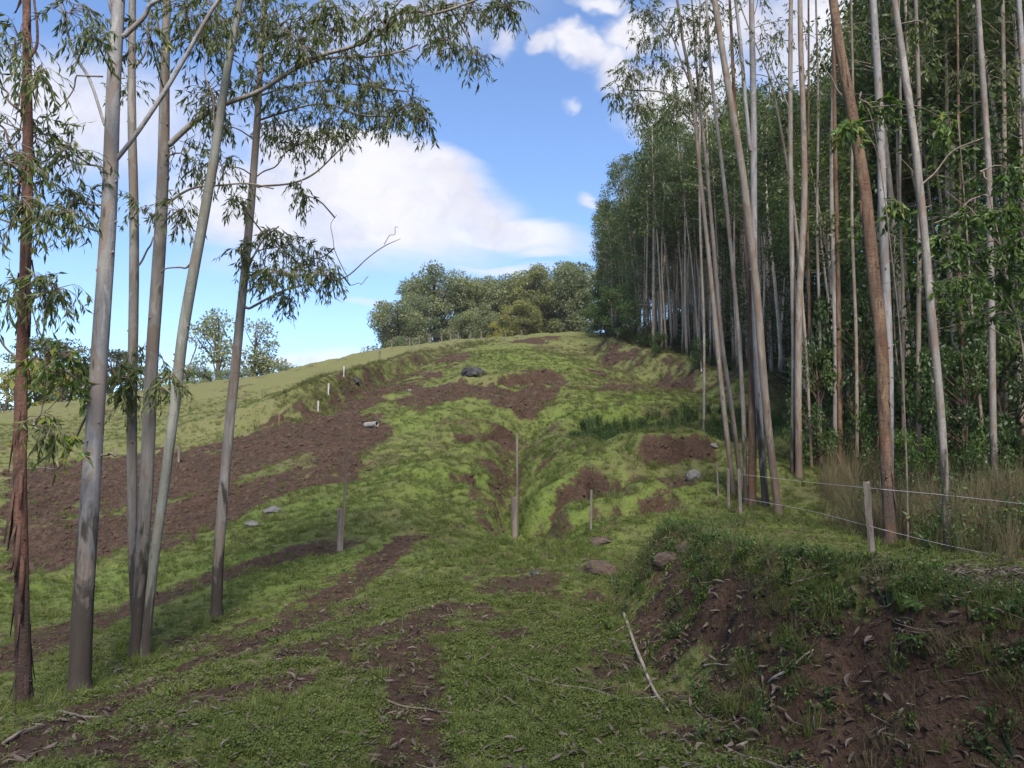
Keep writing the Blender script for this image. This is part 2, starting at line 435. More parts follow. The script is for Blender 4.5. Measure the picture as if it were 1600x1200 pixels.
def soil_mask(x, y):
    r = np.hypot(x, y)
    n1 = fbm(x * 0.9, y * 0.9, 4, 21)
    n2 = fbm(x * 3.1, y * 3.1, 3, 22)
    m = np.zeros(x.shape)
    for pts, st, soft in SOIL_POLY:
        d, _, _ = seg_dist(x, y, pts + [pts[0]])
        ins = in_poly(x, y, pts)
        sd = np.where(ins, d, -d) + n1 * soft * 2.2 + n2 * soft * 0.8
        m = np.maximum(m, st * smooth(-soft * 0.5, soft * 0.8, sd))
    m = m * (1 - 0.62 * smooth(0.12, 0.42, fbm(x * 0.42, y * 0.42, 4, 25) + 0.35 * n2))
    for pts, hw, st in SOIL_LINE:
        d, _, _ = seg_dist(x, y, pts)
        sd = hw * (1 + 0.45 * n1) - d + n2 * hw * 0.45
        m = np.maximum(m, st * smooth(-hw * 0.5, hw * 0.7, sd))
    # steep face of the cut bank is raw earth, broken by hanging turf
    f = np.interp(y, FOOT_Y, FOOT_X); t = np.interp(y, FOOT_Y, TOP_X)
    s = (x - f) / (t - f)
    face = smooth(-0.1, 0.15, s) * smooth(1.3, 0.8, s) * np.interp(y, FOOT_Y, [1, 1, 1, 1, 1, 0.95, 0.8, 0.75, 0.5, 0.2, 0])
    m = np.maximum(m, face * smooth(-0.55, 0.1, n1 + 0.4 * n2 + np.interp(y, [3, 5.5, 7, 10], [0.55, 0.35, 0.0, -0.05])))
    # raw faces of the terrace and of the cut below the stand
    d, sd, tt = seg_dist(x, y, TERRACE)
    m = np.maximum(m, 0.62 * np.exp(-((d * sd + 0.25) / 0.75) ** 2) * smooth(0.05, 0.2, tt) * smooth(-0.5, 0.2, n1))
    d, sd, tt = seg_dist(x, y, FORESTCUT)
    m = np.maximum(m, 0.80 * np.exp(-((d * sd) / 1.5) ** 2) * smooth(-0.35, 0.35, n1 + 0.4 * n2))
    d, sd, tt = seg_dist(x, y, DITCH)
    m = np.maximum(m, 0.85 * np.exp(-((d + 0.35 * sd - 0.2) / 0.6) ** 2) * smooth(0.05, 0.2, tt) * smooth(0.95, 0.8, tt) * smooth(-0.3, 0.2, n1 + 0.5 * n2))  # bare ditch walls, soil spread further to stand in for missing relief shade
    for line_, hgt in SCARPS:
        d, sd, tt = seg_dist(x, y, line_)
        sg = d * sd + 0.30 * fbm(x * 1.1, y * 1.1, 3, 58)
        m = np.maximum(m, 0.92 * np.exp(-((sg + 0.10) / 0.26) ** 2) * smooth(0.0, 0.15, tt) * smooth(1.0, 0.85, tt) * (d < 3) * smooth(-0.5, 0.0, n1 + 0.4 * n2 + hgt - 0.45))
    # forest floor
    fe = np.interp(y, EDGE_Y, EDGE_X)
    m = np.maximum(m, 0.75 * smooth(-1.0, 1.2, x - fe + n1) * smooth(8, 14, y))
    m = np.maximum(m, 0.8 * smooth(-0.1, 0.6, s - 1.0) * smooth(9.5, 7.0, y))
    # worn turf near the camera, increased to darken it like tree shade
    worn = smooth(-0.06, 0.40, fbm(x * 0.8, y * 0.8, 4, 61) + 0.45 * n2) * smooth(18, 8, r)
    m = np.maximum(m, 0.74 * worn)
    worn = smooth(0.12, 0.5, fbm(x * 0.35, y * 0.35, 4, 67) + 0.35 * n2) * smooth(8, 20, r)
    return np.clip(np.maximum(m, 0.5 * worn), 0, 1)

EDGE_Y = [8, 13, 17, 22, 30, 40, 47, 58, 80, 100, 140]
EDGE_X = [4.6, 5.4, 7.4, 9.2, 11.0, 12.2, 12.2, 10.4, 9.4, 12.2, 18.0]

def H(x, y, soil=None):
    x = np.asarray(x, float); y = np.asarray(y, float)
    z = H0(x, y)
    m = soil_mask(x, y) if soil is None else soil
    r = np.hypot(x, y)
    rough = 0.05 * fbm(x * 3.3, y * 3.3, 4, 91, 0.6) + smooth(9, 18, r) * 0.10 * fbm(x * 1.3, y * 1.3, 3, 95, 0.6)
    return z + m * (rough - 0.03)

# ------------------------------------------------------------------ materials
def new_mat(name):
    m = bpy.data.materials.new(name)
    m.use_nodes = True
    m.node_tree.nodes.clear()
    t = NT(m.node_tree)
    out = t.n('ShaderNodeOutputMaterial')
    return m, t, out

def principled(t, color, rough=0.8, spec=0.25):
    b = t.n('ShaderNodeBsdfPrincipled')
    t.put(b.inputs['Base Color'], color if isinstance(color, bpy.types.NodeSocket) else (*color, 1))
    t.put(b.inputs['Roughness'], rough)
    b.inputs['Specular IOR Level'].default_value = spec
    return b

def bump(t, b, height, strength=0.5, dist=0.02):
    nd = t.n('ShaderNodeBump')
    nd.inputs['Strength'].default_value = strength
    nd.inputs['Distance'].default_value = dist
    t.put(nd.inputs['Height'], height)
    t.put(b.inputs['Normal'], nd.outputs[0])

def attr(t, name, kind='GEOMETRY'):
    nd = t.n('ShaderNodeAttribute', attribute_name=name, attribute_type=kind)
    return nd

def ground_material():
    m, t, out = new_mat('turf_and_soil')
    pos = t.n('ShaderNodeNewGeometry').outputs['Position']
    at = attr(t, 'cover')
    sp = t.n('ShaderNodeSeparateColor'); t.put(sp.inputs[0], at.outputs['Color'])
    soil, dry, lush = sp.outputs
    n_big = t.noise(pos, 0.45, 4)
    n_mid = t.noise(pos, 2.6, 5, 0.6)
    n_fine = t.noise(pos, 14.0, 6, 0.65)
    n_vf = t.noise(pos, 70.0, 4, 0.6)
    soil_c = t.mix(t.remap(n_mid, 0.3, 0.7), (0.026, 0.0152, 0.0105), (0.060, 0.0365, 0.0255))
    soil_c = t.mix(t.remap(n_fine, 0.42, 0.75, 0, 0.7), soil_c, (0.100, 0.068, 0.049))
    soil_c = t.mix(t.remap(n_vf, 0.35, 0.55, 0.5, 0), soil_c, (0.03, 0.018, 0.015))
    turf = t.mix(t.remap(n_mid, 0.32, 0.68), (0.064, 0.080, 0.025), (0.112, 0.138, 0.036))
    turf = t.mix(t.remap(n_fine, 0.38, 0.70, 0.0, 0.75), turf, (0.135, 0.140, 0.048))
    turf = t.mix(t.remap(n_vf, 0.3, 0.5, 0.55, 0), turf, (0.035, 0.045, 0.014))
    n_pat = t.noise(pos, 0.95, 5, 0.65, 0.6)
    turf = t.mix(t.remap(n_pat, 0.48, 0.66, 0.0, 0.6), turf, (0.098, 0.084, 0.044))
    straw = t.mix(n_fine, (0.090, 0.092, 0.038), (0.155, 0.150, 0.066))
    turf = t.mix(t.math('MULTIPLY', dry, t.remap(n_big, 0.25, 0.7, 0.55, 1.0)), turf, straw)
    turf = t.mix(t.math('MULTIPLY', lush, t.remap(n_mid, 0.3, 0.6, 0.4, 1.0)), turf, (0.092, 0.142, 0.026))
    brk = t.math('ADD', t.math('MULTIPLY', t.math('SUBTRACT', n_fine, 0.5), 1.3), t.math('MULTIPLY', t.math('SUBTRACT', n_mid, 0.5), 1.0))
    s = t.remap(t.math('ADD', soil, brk), 0.34, 0.62)
    col = t.mix(s, turf, soil_c)
    b = principled(t, col, 0.95, 0.12)
    hgt = t.math('ADD', t.math('MULTIPLY', n_fine, 1.0), t.math('MULTIPLY', n_vf, 0.35))
    hgt = t.math('ADD', hgt, t.math('MULTIPLY', n_mid, 1.6))
    bump(t, b, hgt, 0.9, 0.07)
    t.put(out.inputs[0], b.outputs[0])
    return m

def bark_material(name, light, mid, dark, base_dark=None, base_h=1.2, streak=1.0):
    m, t, out = new_mat(name)
    obj = t.n('ShaderNodeTexCoord').outputs['Object']
    rnd = t.n('ShaderNodeObjectInfo').outputs['Random']
    off = t.n('ShaderNodeCombineXYZ'); t.put(off.inputs[0], t.math('MULTIPLY', rnd, 37.0)); t.put(off.inputs[2], t.math('MULTIPLY', rnd, 91.0))
    p = t.vmath('ADD', obj, off.outputs[0])
    mp = t.n('ShaderNodeMapping'); t.put(mp.inputs['Vector'], p); mp.inputs['Scale'].default_value = (1, 1, 0.12)
    ns = t.noise(mp.outputs[0], 16.0, 6, 0.65, 0.4)
    nb = t.noise(p, 1.7, 5, 0.6)
    mp2 = t.n('ShaderNodeMapping'); t.put(mp2.inputs['Vector'], p); mp2.inputs['Scale'].default_value = (1, 1, 3.2)
    nk = t.noise(mp2.outputs[0], 5.0, 5, 0.7)
    nf = t.noise(p, 42.0, 5, 0.7)
    c = t.mix(t.remap(ns, 0.35, 0.68, 0, 1), light, mid)
    c = t.mix(t.remap(nb, 0.50, 0.70, 0, 0.8), c, mid)
    c = t.mix(t.remap(nk, 0.60, 0.72, 0, 0.75), c, dark)
    c = t.mix(t.remap(nf, 0.55, 0.75, 0, 0.45), c, dark)
    if streak > 0:
        c = t.mix(t.remap(ns, 0.62, 0.74, 0, 0.8 * streak), c, dark)
    mp3 = t.n('ShaderNodeMapping'); t.put(mp3.inputs['Vector'], p); mp3.inputs['Scale'].default_value = (1, 1, 0.30)
    np_ = t.noise(mp3.outputs[0], 5.5, 4, 0.6, 0.8)
    warm = (mid[0] * 1.10, mid[1] * 0.90, mid[2] * 0.76)
    c = t.mix(t.remap(np_, 0.54, 0.57, 0, 0.8), c, warm)
    cool = tuple(min(1, q * 1.28) for q in light)
    c = t.mix(t.remap(np_, 0.41, 0.38, 0, 0.7), c, cool)
    mp4 = t.n('ShaderNodeMapping'); t.put(mp4.inputs['Vector'], p); mp4.inputs['Scale'].default_value = (0.5, 0.5, 9.0)
    ring = t.noise(mp4.outputs[0], 2.4, 3, 0.5, 0.2)
    c = t.mix(t.remap(ring, 0.66, 0.72, 0, 0.45), c, dark)
    vo = t.n('ShaderNodeTexVoronoi'); t.put(vo.inputs['Vector'], mp3.outputs[0]); vo.inputs['Scale'].default_value = 7.0
    c = t.mix(t.remap(vo.outputs['Distance'], 0.07, 0.16, 0.85, 0.0), c, dark)
    c = t.mix(t.remap(rnd, 0.0, 1.0, 0.0, 0.35, False), c, tuple(x * 0.62 for x in mid))
    if base_dark:
        so = t.n('ShaderNodeSeparateXYZ'); t.put(so.inputs[0], obj)
        hh = t.math('ADD', so.outputs[2], t.math('ADD', t.math('MULTIPLY', t.math('SUBTRACT', ns, 0.5), 1.6), t.math('MULTIPLY', t.math('SUBTRACT', np_, 0.5), 5.0)))
        rough_b = t.mix(ns, tuple(x * 0.6 for x in base_dark), tuple(min(1, x * 1.5) for x in base_dark))
        c = t.mix(t.remap(hh, base_h * 0.45, base_h, 1.0, 0.0), c, rough_b)
    b = principled(t, c, 0.75, 0.25)
    bump(t, b, t.math('ADD', ns, t.math('ADD', t.math('MULTIPLY', nf, 0.4), t.math('MULTIPLY', nk, 0.4))), 0.55 if streak < 0.9 else 1.0, 0.02 if streak < 0.9 else 0.045)
    t.put(out.inputs[0], b.outputs[0])
    return m

def leaf_material(name, dark, light, yellow=None, trans=0.35, rough=0.45, per='tint', spec=0.3, yel_from=0.86):
    """per: name of the vertex attribute (or instancer attribute with leading *) that varies the colour"""
    m, t, out = new_mat(name)
    if per.startswith('*'):
        a = attr(t, per[1:], 'INSTANCER').outputs['Fac']
        a2 = attr(t, 'tint').outputs['Fac']
        a = t.math('ADD', t.math('MULTIPLY', a, 0.65), t.math('MULTIPLY', a2, 0.35))
    else:
        a = attr(t, per).outputs['Fac']
        rnd = t.n('ShaderNodeObjectInfo').outputs['Random']
        a = t.math('ADD', a, t.math('MULTIPLY', t.math('SUBTRACT', rnd, 0.5), 0.3))
    c = t.mix(t.remap(a, 0.0, 0.85, 0, 1, False), dark, light)
    if yellow:
        c = t.mix(t.remap(a, yel_from, min(1.0, yel_from + 0.1)), c, yellow)
    b = principled(t, c, rough, spec)
    tr = t.n('ShaderNodeBsdfTranslucent')
    tc = t.mix(1.0, c, (1.25, 1.35, 0.7), 'MULTIPLY')
    t.put(tr.inputs[0], tc)
    mx = t.n('ShaderNodeMixShader')
    mx.inputs[0].default_value = trans
    t.put(mx.inputs[1], b.outputs[0]); t.put(mx.inputs[2], tr.outputs[0])
    t.put(out.inputs[0], mx.outputs[0])
    return m

def plain_material(name, a, b_, scale=8.0, rough=0.85, bump_s=0.5, bump_d=0.02, stretch=None, spots=None, spec=0.25):
    m, t, out = new_mat(name)
    obj = t.n('ShaderNodeTexCoord').outputs['Object']
    v = obj
    if stretch:
        mp = t.n('ShaderNodeMapping'); t.put(mp.inputs['Vector'], obj); mp.inputs['Scale'].default_value = stretch
        v = mp.outputs[0]
    n1 = t.noise(v, scale, 6, 0.65)
    n2 = t.noise(obj, scale * 3.3, 4, 0.6)
    c = t.mix(t.remap(n1, 0.3, 0.7), a, b_)
    if spots:
        c = t.mix(t.remap(n2, 0.56, 0.68, 0, 0.85), c, spots)
    b = principled(t, c, rough, spec)
    bump(t, b, t.math('ADD', n1, t.math('MULTIPLY', n2, 0.4)), bump_s, bump_d)
    t.put(out.inputs[0], b.outputs[0])
    return m

M = {}
M['ground'] = ground_material()
M['bark_pale'] = bark_material('pale_smooth_bark', (0.215, 0.195, 0.175), (0.135, 0.118, 0.103), (0.060, 0.046, 0.038), (0.036, 0.028, 0.022), 1.4, 0.6)
M['bark_white'] = bark_material('silver_white_bark', (0.225, 0.217, 0.217), (0.155, 0.147, 0.146), (0.062, 0.052, 0.046), (0.034, 0.027, 0.022), 2.0, 0.5)
M['bark_green'] = bark_material('grey_green_bark', (0.20, 0.20, 0.175), (0.135, 0.135, 0.115), (0.09, 0.085, 0.065), (0.04, 0.032, 0.025), 1.0, 0.5)
M['bark_brown'] = bark_material('peeling_brown_bark', (0.20, 0.130, 0.082), (0.10, 0.060, 0.040), (0.030, 0.019, 0.014), (0.06, 0.042, 0.033), 1.0, 1.0)
M['bark_red'] = bark_material('dark_reddish_bark', (0.145, 0.075, 0.052), (0.085, 0.046, 0.035), (0.030, 0.018, 0.015), (0.04, 0.025, 0.02), 1.6, 1.0)
M['bark_forest'] = bark_material('plantation_bark', (0.225, 0.192, 0.16), (0.135, 0.110, 0.090), (0.055, 0.042, 0.034), (0.085, 0.06, 0.045), 1.6, 0.7)
M['bark_stand'] = bark_material('plantation_stem_bark', (0.40, 0.35, 0.295), (0.25, 0.21, 0.17), (0.10, 0.075, 0.06), (0.10, 0.075, 0.055), 1.4, 0.7)  # plantation bark lightened to make up for shade inside the stand
M['twig'] = plain_material('twig_bark', (0.10, 0.075, 0.06), (0.20, 0.165, 0.135), 9.0)
M['leaf_near'] = leaf_material('eucalyptus_leaf', (0.042, 0.060, 0.020), (0.118, 0.148, 0.042), (0.21, 0.20, 0.045), 0.38)
M['leaf_broad'] = leaf_material('broad_leaf', (0.036, 0.068, 0.017), (0.090, 0.145, 0.028), (0.18, 0.19, 0.035), 0.40)
M['leaf_forest'] = leaf_material('plantation_leaf', (0.034, 0.057, 0.022), (0.098, 0.128, 0.038), (0.17, 0.17, 0.05), 0.38)
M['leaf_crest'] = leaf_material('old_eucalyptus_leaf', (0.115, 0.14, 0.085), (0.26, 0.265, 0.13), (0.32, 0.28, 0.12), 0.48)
M['leaf_warm'] = leaf_material('sunlit_eucalyptus_leaf', (0.115, 0.13, 0.05), (0.25, 0.24, 0.085), (0.30, 0.26, 0.09), 0.42)  # lit copy of the crest leaf, warm sunlight put into its colour
M['leaf_shrub'] = leaf_material('shrub_leaf', (0.028, 0.050, 0.017), (0.066, 0.106, 0.028), (0.12, 0.14, 0.035), 0.36)
M['leaf_sunny'] = leaf_material('sunny_bush_leaf', (0.14, 0.145, 0.032), (0.31, 0.27, 0.055), (0.36, 0.29, 0.08), 0.35)  # strong yellow sunlight painted into the bush leaf colour
M['leaf_dark'] = leaf_material('araucaria_leaf', (0.040, 0.056, 0.034), (0.095, 0.105, 0.045), None, 0.2)
M['grass'] = leaf_material('grass_blade', (0.046, 0.064, 0.018), (0.116, 0.143, 0.036), (0.185, 0.158, 0.078), 0.30, 0.6, '*tint', 0.2, 0.80)
M['dry_grass'] = leaf_material('dry_grass_blade', (0.062, 0.052, 0.030), (0.145, 0.118, 0.068), (0.085, 0.105, 0.034), 0.25, 0.7, '*tint', 0.2, 0.82)
M['litter'] = leaf_material('fallen_leaf', (0.050, 0.036, 0.029), (0.125, 0.100, 0.083), (0.23, 0.20, 0.175), 0.08, 0.7, '*tint', 0.25, 0.84)
M['reed'] = leaf_material('marsh_reed', (0.022, 0.045, 0.020), (0.060, 0.095, 0.034), (0.14, 0.125, 0.06), 0.25, 0.6, '*tint', 0.2, 0.90)
M['clod'] = plain_material('earth_clod', (0.028, 0.0168, 0.012), (0.092, 0.060, 0.043), 6.0, 0.98, 0.8, 0.03)
M['rock_grey'] = plain_material('grey_rock', (0.065, 0.061, 0.058), (0.15, 0.145, 0.14), 4.0, 0.9, 0.8, 0.05, None, (0.09, 0.085, 0.08))
M['rock_dark'] = plain_material('dark_rock', (0.016, 0.015, 0.017), (0.055, 0.052, 0.056), 3.0, 0.9, 0.9, 0.08, None, (0.11, 0.105, 0.105))
M['rock_red'] = plain_material('earthy_rock', (0.040, 0.028, 0.024), (0.095, 0.066, 0.054), 4.0, 0.95, 0.8, 0.04, None, (0.06, 0.065, 0.03))
M['post'] = plain_material('weathered_post_wood', (0.065, 0.053, 0.044), (0.165, 0.14, 0.12), 9.0, 0.9, 0.7, 0.01, (1, 1, 0.12), (0.06, 0.05, 0.042))
M['post_white'] = plain_material('whitened_post', (0.27, 0.265, 0.25), (0.42, 0.41, 0.395), 9.0, 0.9, 0.4, 0.01, (1, 1, 0.2), (0.3, 0.27, 0.24))
M['post_red'] = plain_material('reddish_stake_wood', (0.12, 0.062, 0.042), (0.19, 0.10, 0.07), 9.0, 0.9, 0.4, 0.01, (1, 1, 0.2))
M['wire'] = plain_material('galvanised_wire', (0.22, 0.22, 0.23), (0.36, 0.36, 0.37), 20.0, 0.5, 0.1, 0.001, None, None, 0.5)
M['stick'] = plain_material('dry_stick_bark', (0.07, 0.055, 0.045), (0.17, 0.14, 0.115), 12.0, 0.85, 0.5, 0.008)
M['stick_pale'] = plain_material('pale_stick_bark', (0.13, 0.105, 0.08), (0.27, 0.235, 0.19), 12.0, 0.85, 0.5, 0.008)
M['pipe'] = plain_material('weathered_concrete', (0.10, 0.095, 0.088), (0.22, 0.21, 0.195), 10.0, 0.9, 0.5, 0.01)

# ------------------------------------------------------------------ mesh helpers
class MB:
    """collects triangles / quads and writes one mesh"""
    def __init__(self):
        self.v, self.f3, self.f4, self.tint, self.n = [], [], [], [], 0
    def add(self, v, f3=None, f4=None, tint=0.5):
        v = np.asarray(v, float).reshape(-1, 3)
        self.v.append(v)
        if f3 is not None and len(f3): self.f3.append(np.asarray(f3, np.int64).reshape(-1, 3) + self.n)
        if f4 is not None and len(f4): self.f4.append(np.asarray(f4, np.int64).reshape(-1, 4) + self.n)
        self.tint.append(np.broadcast_to(np.asarray(tint, float), (len(v),)).copy())
        self.n += len(v)
    def mesh(self, name, mat, smooth_shade=True, origin=None):
        me = bpy.data.meshes.new(name)
        V = np.concatenate(self.v) if self.v else np.zeros((0, 3))
        if origin is not None: V = V - np.asarray(origin)
        f3 = np.concatenate(self.f3) if self.f3 else np.zeros((0, 3), np.int64)
        f4 = np.concatenate(self.f4) if self.f4 else np.zeros((0, 4), np.int64)
        me.vertices.add(len(V)); me.vertices.foreach_set('co', V.astype(np.float32).ravel())
        nl = f3.size + f4.size
        me.loops.add(nl)
        me.loops.foreach_set('vertex_index', np.concatenate([f3.ravel(), f4.ravel()]).astype(np.int32))
        npoly = len(f3) + len(f4)
        me.polygons.add(npoly)
        starts = np.concatenate([np.arange(len(f3)) * 3, f3.size + np.arange(len(f4)) * 4]).astype(np.int32)
        me.polygons.foreach_set('loop_start', starts)
        me.polygons.foreach_set('use_smooth', np.full(npoly, smooth_shade))
        a = me.attributes.new('tint', 'FLOAT', 'POINT')
        a.data.foreach_set('value', np.concatenate(self.tint).astype(np.float32))
        me.update(calc_edges=True)
        if mat: me.materials.append(mat)
        return me

def link(name, me, parent=None, loc=(0, 0, 0)):
    o = bpy.data.objects.new(name, me)
    COL.objects.link(o)
    if parent is not None: o.parent = parent
    else: o.location = loc
    return o

def tag(o, label=None, cat=None, group=None, kind=None):
    if label: o['label'] = label
    if cat: o['category'] = cat
    if group: o['group'] = group
    if kind: o['kind'] = kind
    return o

def empty(name, loc):
    o = bpy.data.objects.new(name, None)
    o.empty_display_size = 0.3
    o.location = loc
    COL.objects.link(o)
    return o

def norm(a):
    return a / np.maximum(np.linalg.norm(a, axis=-1, keepdims=True), 1e-9)

def catmull(pts, n):
    """resample a 3D/4D polyline smoothly"""
    pts = np.asarray(pts, float)
    if len(pts) < 3:
        t = np.linspace(0, 1, n)[:, None]
        return pts[0] * (1 - t) + pts[-1] * t
    q = np.vstack([2 * pts[0] - pts[1], pts, 2 * pts[-1] - pts[-2]])
    m = len(pts) - 1
    out = []
    for s in np.linspace(0, m, n):
        i = min(int(s), m - 1); t = s - i
        a, b, c, d = q[i], q[i + 1], q[i + 2], q[i + 3]
        out.append(0.5 * (2 * b + (c - a) * t + (2 * a - 5 * b + 4 * c - d) * t * t + (3 * b - a - 3 * c + d) * t ** 3))
    return np.array(out)

def tube(mb, pts, rad, sides=8, bumpy=0.0, seed=0, cap=True, tint=0.5):
    pts = np.asarray(pts, float); n = len(pts)
    rad = np.broadcast_to(np.asarray(rad, float), (n,))
    tan = norm(np.gradient(pts, axis=0))
    ref = np.array((0.0, 1.0, 0.0)) if abs(tan[0][1]) < 0.8 else np.array((1.0, 0.0, 0.0))
    a = norm(np.cross(tan, ref)); b = np.cross(tan, a)
    th = np.linspace(0, 2 * math.pi, sides, endpoint=False)
    rr = np.repeat(rad[:, None], sides, 1)
    if bumpy:
        L = np.concatenate([[0], np.cumsum(np.linalg.norm(np.diff(pts, axis=0), axis=1))])
        A, B = np.meshgrid(th, L)
        rr = rr * (1 + bumpy * fbm(np.cos(A) * 1.3 + 5 + seed, B * 1.7 + np.sin(A) * 1.3, 3, seed))
    V = pts[:, None] + rr[..., None] * (np.cos(th)[None, :, None] * a[:, None] + np.sin(th)[None, :, None] * b[:, None])
    i = np.arange(n - 1)[:, None] * sides; j = np.arange(sides)[None]; j2 = (j + 1) % sides
    F = np.stack([i + j, i + sides + j, i + sides + j2, i + j2], -1).reshape(-1, 4)
    V = V.reshape(-1, 3)
    f3 = []
    if cap:
        V = np.vstack([V, pts[0], pts[-1]])
        c0, c1 = n * sides, n * sides + 1
        for k in range(sides):
            f3.append((c0, k, (k + 1) % sides))
            f3.append((c1, (n - 1) * sides + (k + 1) % sides, (n - 1) * sides + k))
    mb.add(V, f3, F, tint)

def leaves(mb, base, direc, L, Wd, rng, tint=None, up=None, fold=0.18, droop=0.12):
    """lance-shaped folded leaves"""
    n = len(base)
    d = norm(direc)
    if up is None: up = norm(rng.normal(size=(n, 3)) * 0.7 + np.array((0, 0, 0.6)))
    side = norm(np.cross(d, up)); nn = np.cross(side, d)
    L = np.broadcast_to(L, (n,))[:, None]; Wd = np.broadcast_to(Wd, (n,))[:, None]
    v0 = base
    v1 = base + d * L * 0.42 + side * Wd * 0.5 + nn * Wd * fold
    v2 = base + d * L - nn * L * droop
    v3 = base + d * L * 0.42 - side * Wd * 0.5 + nn * Wd * fold
    vm = base + d * L * 0.45
    V = np.stack([v0, v1, v2, v3, vm], 1).reshape(-1, 3)
    k = np.arange(n)[:, None] * 5
    F = np.concatenate([k + np.array([[0, 1, 4]]), k + np.array([[1, 2, 4]]), k + np.array([[4, 2, 3]]), k + np.array([[0, 4, 3]])], 0)
    if tint is None: tint = rng.random(n)
    mb.add(V, F, None, np.repeat(tint, 5))

def leaves_simple(mb, base, direc, L, Wd, rng, tint=None, up=None):
    n = len(base)
    d = norm(direc)
    if up is None: up = norm(rng.normal(size=(n, 3)) * 0.8 + np.array((0, 0, 0.5)))
    side = norm(np.cross(d, up))
    L = np.broadcast_to(L, (n,))[:, None]; Wd = np.broadcast_to(Wd, (n,))[:, None]
    V = np.stack([base, base + d * L * 0.45 + side * Wd * 0.5, base + d * L, base + d * L * 0.45 - side * Wd * 0.5], 1).reshape(-1, 3)
    k = np.arange(n)[:, None] * 4
    F = k + np.array([[0, 1, 2, 3]])
    if tint is None: tint = rng.random(n)
    mb.add(V, None, F, np.repeat(tint, 4))

# ------------------------------------------------------------------ ground
def build_ground():
    ox, oy = 0.0, -0.6
    lim = math.radians(46)
    ang = np.concatenate([np.linspace(-math.pi, -lim, 60, endpoint=False), np.linspace(-lim, lim, 620, endpoint=False), np.linspace(lim, math.pi, 60, endpoint=False)])
    rad = np.concatenate([[0.4, 0.9, 1.5, 2.1], np.exp(np.linspace(math.log(2.6), math.log(110), 720)), np.exp(np.linspace(math.log(116), math.log(4200), 46))])
    A, R = np.meshgrid(ang, rad)
    X = ox + R * np.sin(A); Y = oy + R * np.cos(A)
    soil = soil_mask(X.ravel(), Y.ravel()).reshape(X.shape)
    Z = H(X.ravel(), Y.ravel(), soil.ravel()).reshape(X.shape)
    # turf stands a little unevenly
    rr = np.hypot(X, Y)
    Z += (1 - soil) * (0.012 * fbm(X * 9, Y * 9, 3, 71) + smooth(8, 25, rr) * (0.085 * fbm(X * 1.9, Y * 1.9, 3, 72) + 0.05 * fbm(X * 4.5, Y * 3.0, 2, 73)))
    nr, na = X.shape
    V = np.stack([X, Y, Z], -1).reshape(-1, 3)
    i = np.arange(nr - 1)[:, None] * na; j = np.arange(na)[None]; j2 = (j + 1) % na
    F = np.stack([i + j, i + j2, i + na + j2, i + na + j], -1).reshape(-1, 4)[:, ::-1]
    c = len(V)
    V = np.vstack([V, (ox, oy, H(np.array([ox]), np.array([oy]))[0])])
    fan = [(c, (k + 1) % na, k) for k in range(na)]
    mb = MB(); mb.add(V, fan, F)
    me = mb.mesh('ground', M['ground'])
    x, y = V[:, 0], V[:, 1]
    s = np.append(soil.ravel(), 0.3)
    dry = dry_mask(x, y); lush = lush_mask(x, y)
    ca_ = me.attributes.new('cover', 'FLOAT_COLOR', 'POINT')
    ca_.data.foreach_set('color', np.stack([s, dry, lush, np.ones_like(s)], -1).astype(np.float32).ravel())
    o = link('ground', me)
    tag(o, 'rolling hillside of green turf and bare brown earth', None, None, 'structure')
    return o

TERR_W = TERRACE
def dry_mask(x, y):
    n = fbm(x * 0.2, y * 0.2, 4, 81)
    d, sd, tt = seg_dist(x, y, [pxy(250, 720, 30)] + TERRACE + [pxy(850, 524, 90)])
    left = smooth(-1.5, 2.5, d * sd + 2 * n) * smooth(14, 24, y)
    d2, sd2, _ = seg_dist(x, y, FORESTCUT)
    slope = np.exp(-(d2 / 3.0) ** 2) * 0.8
    cen = 0.7 * smooth(-0.2, 0.45, n) * smooth(12, 24, y)
    near = 0.5 * smooth(0.05, 0.5, fbm(x * 0.7, y * 0.7, 3, 83)) * smooth(14, 6, np.hypot(x, y))
    return np.clip(np.maximum.reduce([left, slope, cen, near]), 0, 1)

LUSH = []
def lush_mask(x, y):
    n = fbm(x * 0.5, y * 0.5, 3, 85)
    m = np.zeros(x.shape)
    for (px, py), ru, rv, st in LUSH:
        q = np.hypot((x - px) / ru, (y - py) / rv) + 0.5 * n
        m = np.maximum(m, 0.65 * st * smooth(1.15, 0.5, q))
    d, _, _ = seg_dist(x, y, DITCH)
    m = np.maximum(m, 0.4 * np.exp(-(d / 0.9) ** 2))
    return m
for u, v, ru, rv, st in [(540, 880, 1.3, 2.2, 1.0), (880, 850, 1.0, 2.4, 0.9), (640, 745, 3.2, 2.2, 0.8), (720, 640, 3.5, 4, 0.6), (950, 650, 2.5, 5, 0.8),
                         (840, 830, 1.2, 2.0, 1.0), (990, 770, 2.0, 1.5, 0.6), (60, 930, 3.5, 1.8, 0.9), (250, 890, 3.0, 1.2, 0.8), (900, 700, 1.6, 3, 0.6),
                         (850, 560, 5, 9, 0.6), (470, 800, 2.0, 2.0, 0.7), (430, 900, 1.6, 1.4, 0.6), (1030, 620, 4, 2.2, 0.9)]:
    LUSH.append((W0([(u, v)])[0], ru, rv, st))
build_ground()

world.cycles.sampling_method = 'MANUAL'
world.cycles.sample_map_resolution = 256
SC.cycles.max_bounces = 6
SC.cycles.diffuse_bounces = 3
SC.cycles.glossy_bounces = 2
SC.cycles.transparent_max_bounces = 4

# ------------------------------------------------------------------ traced trees beside the track
def px_rad(w, d, u=800.0):
    return 0.405 * w / FPX * d * math.cos(math.atan((u - 800.0) / FPX))

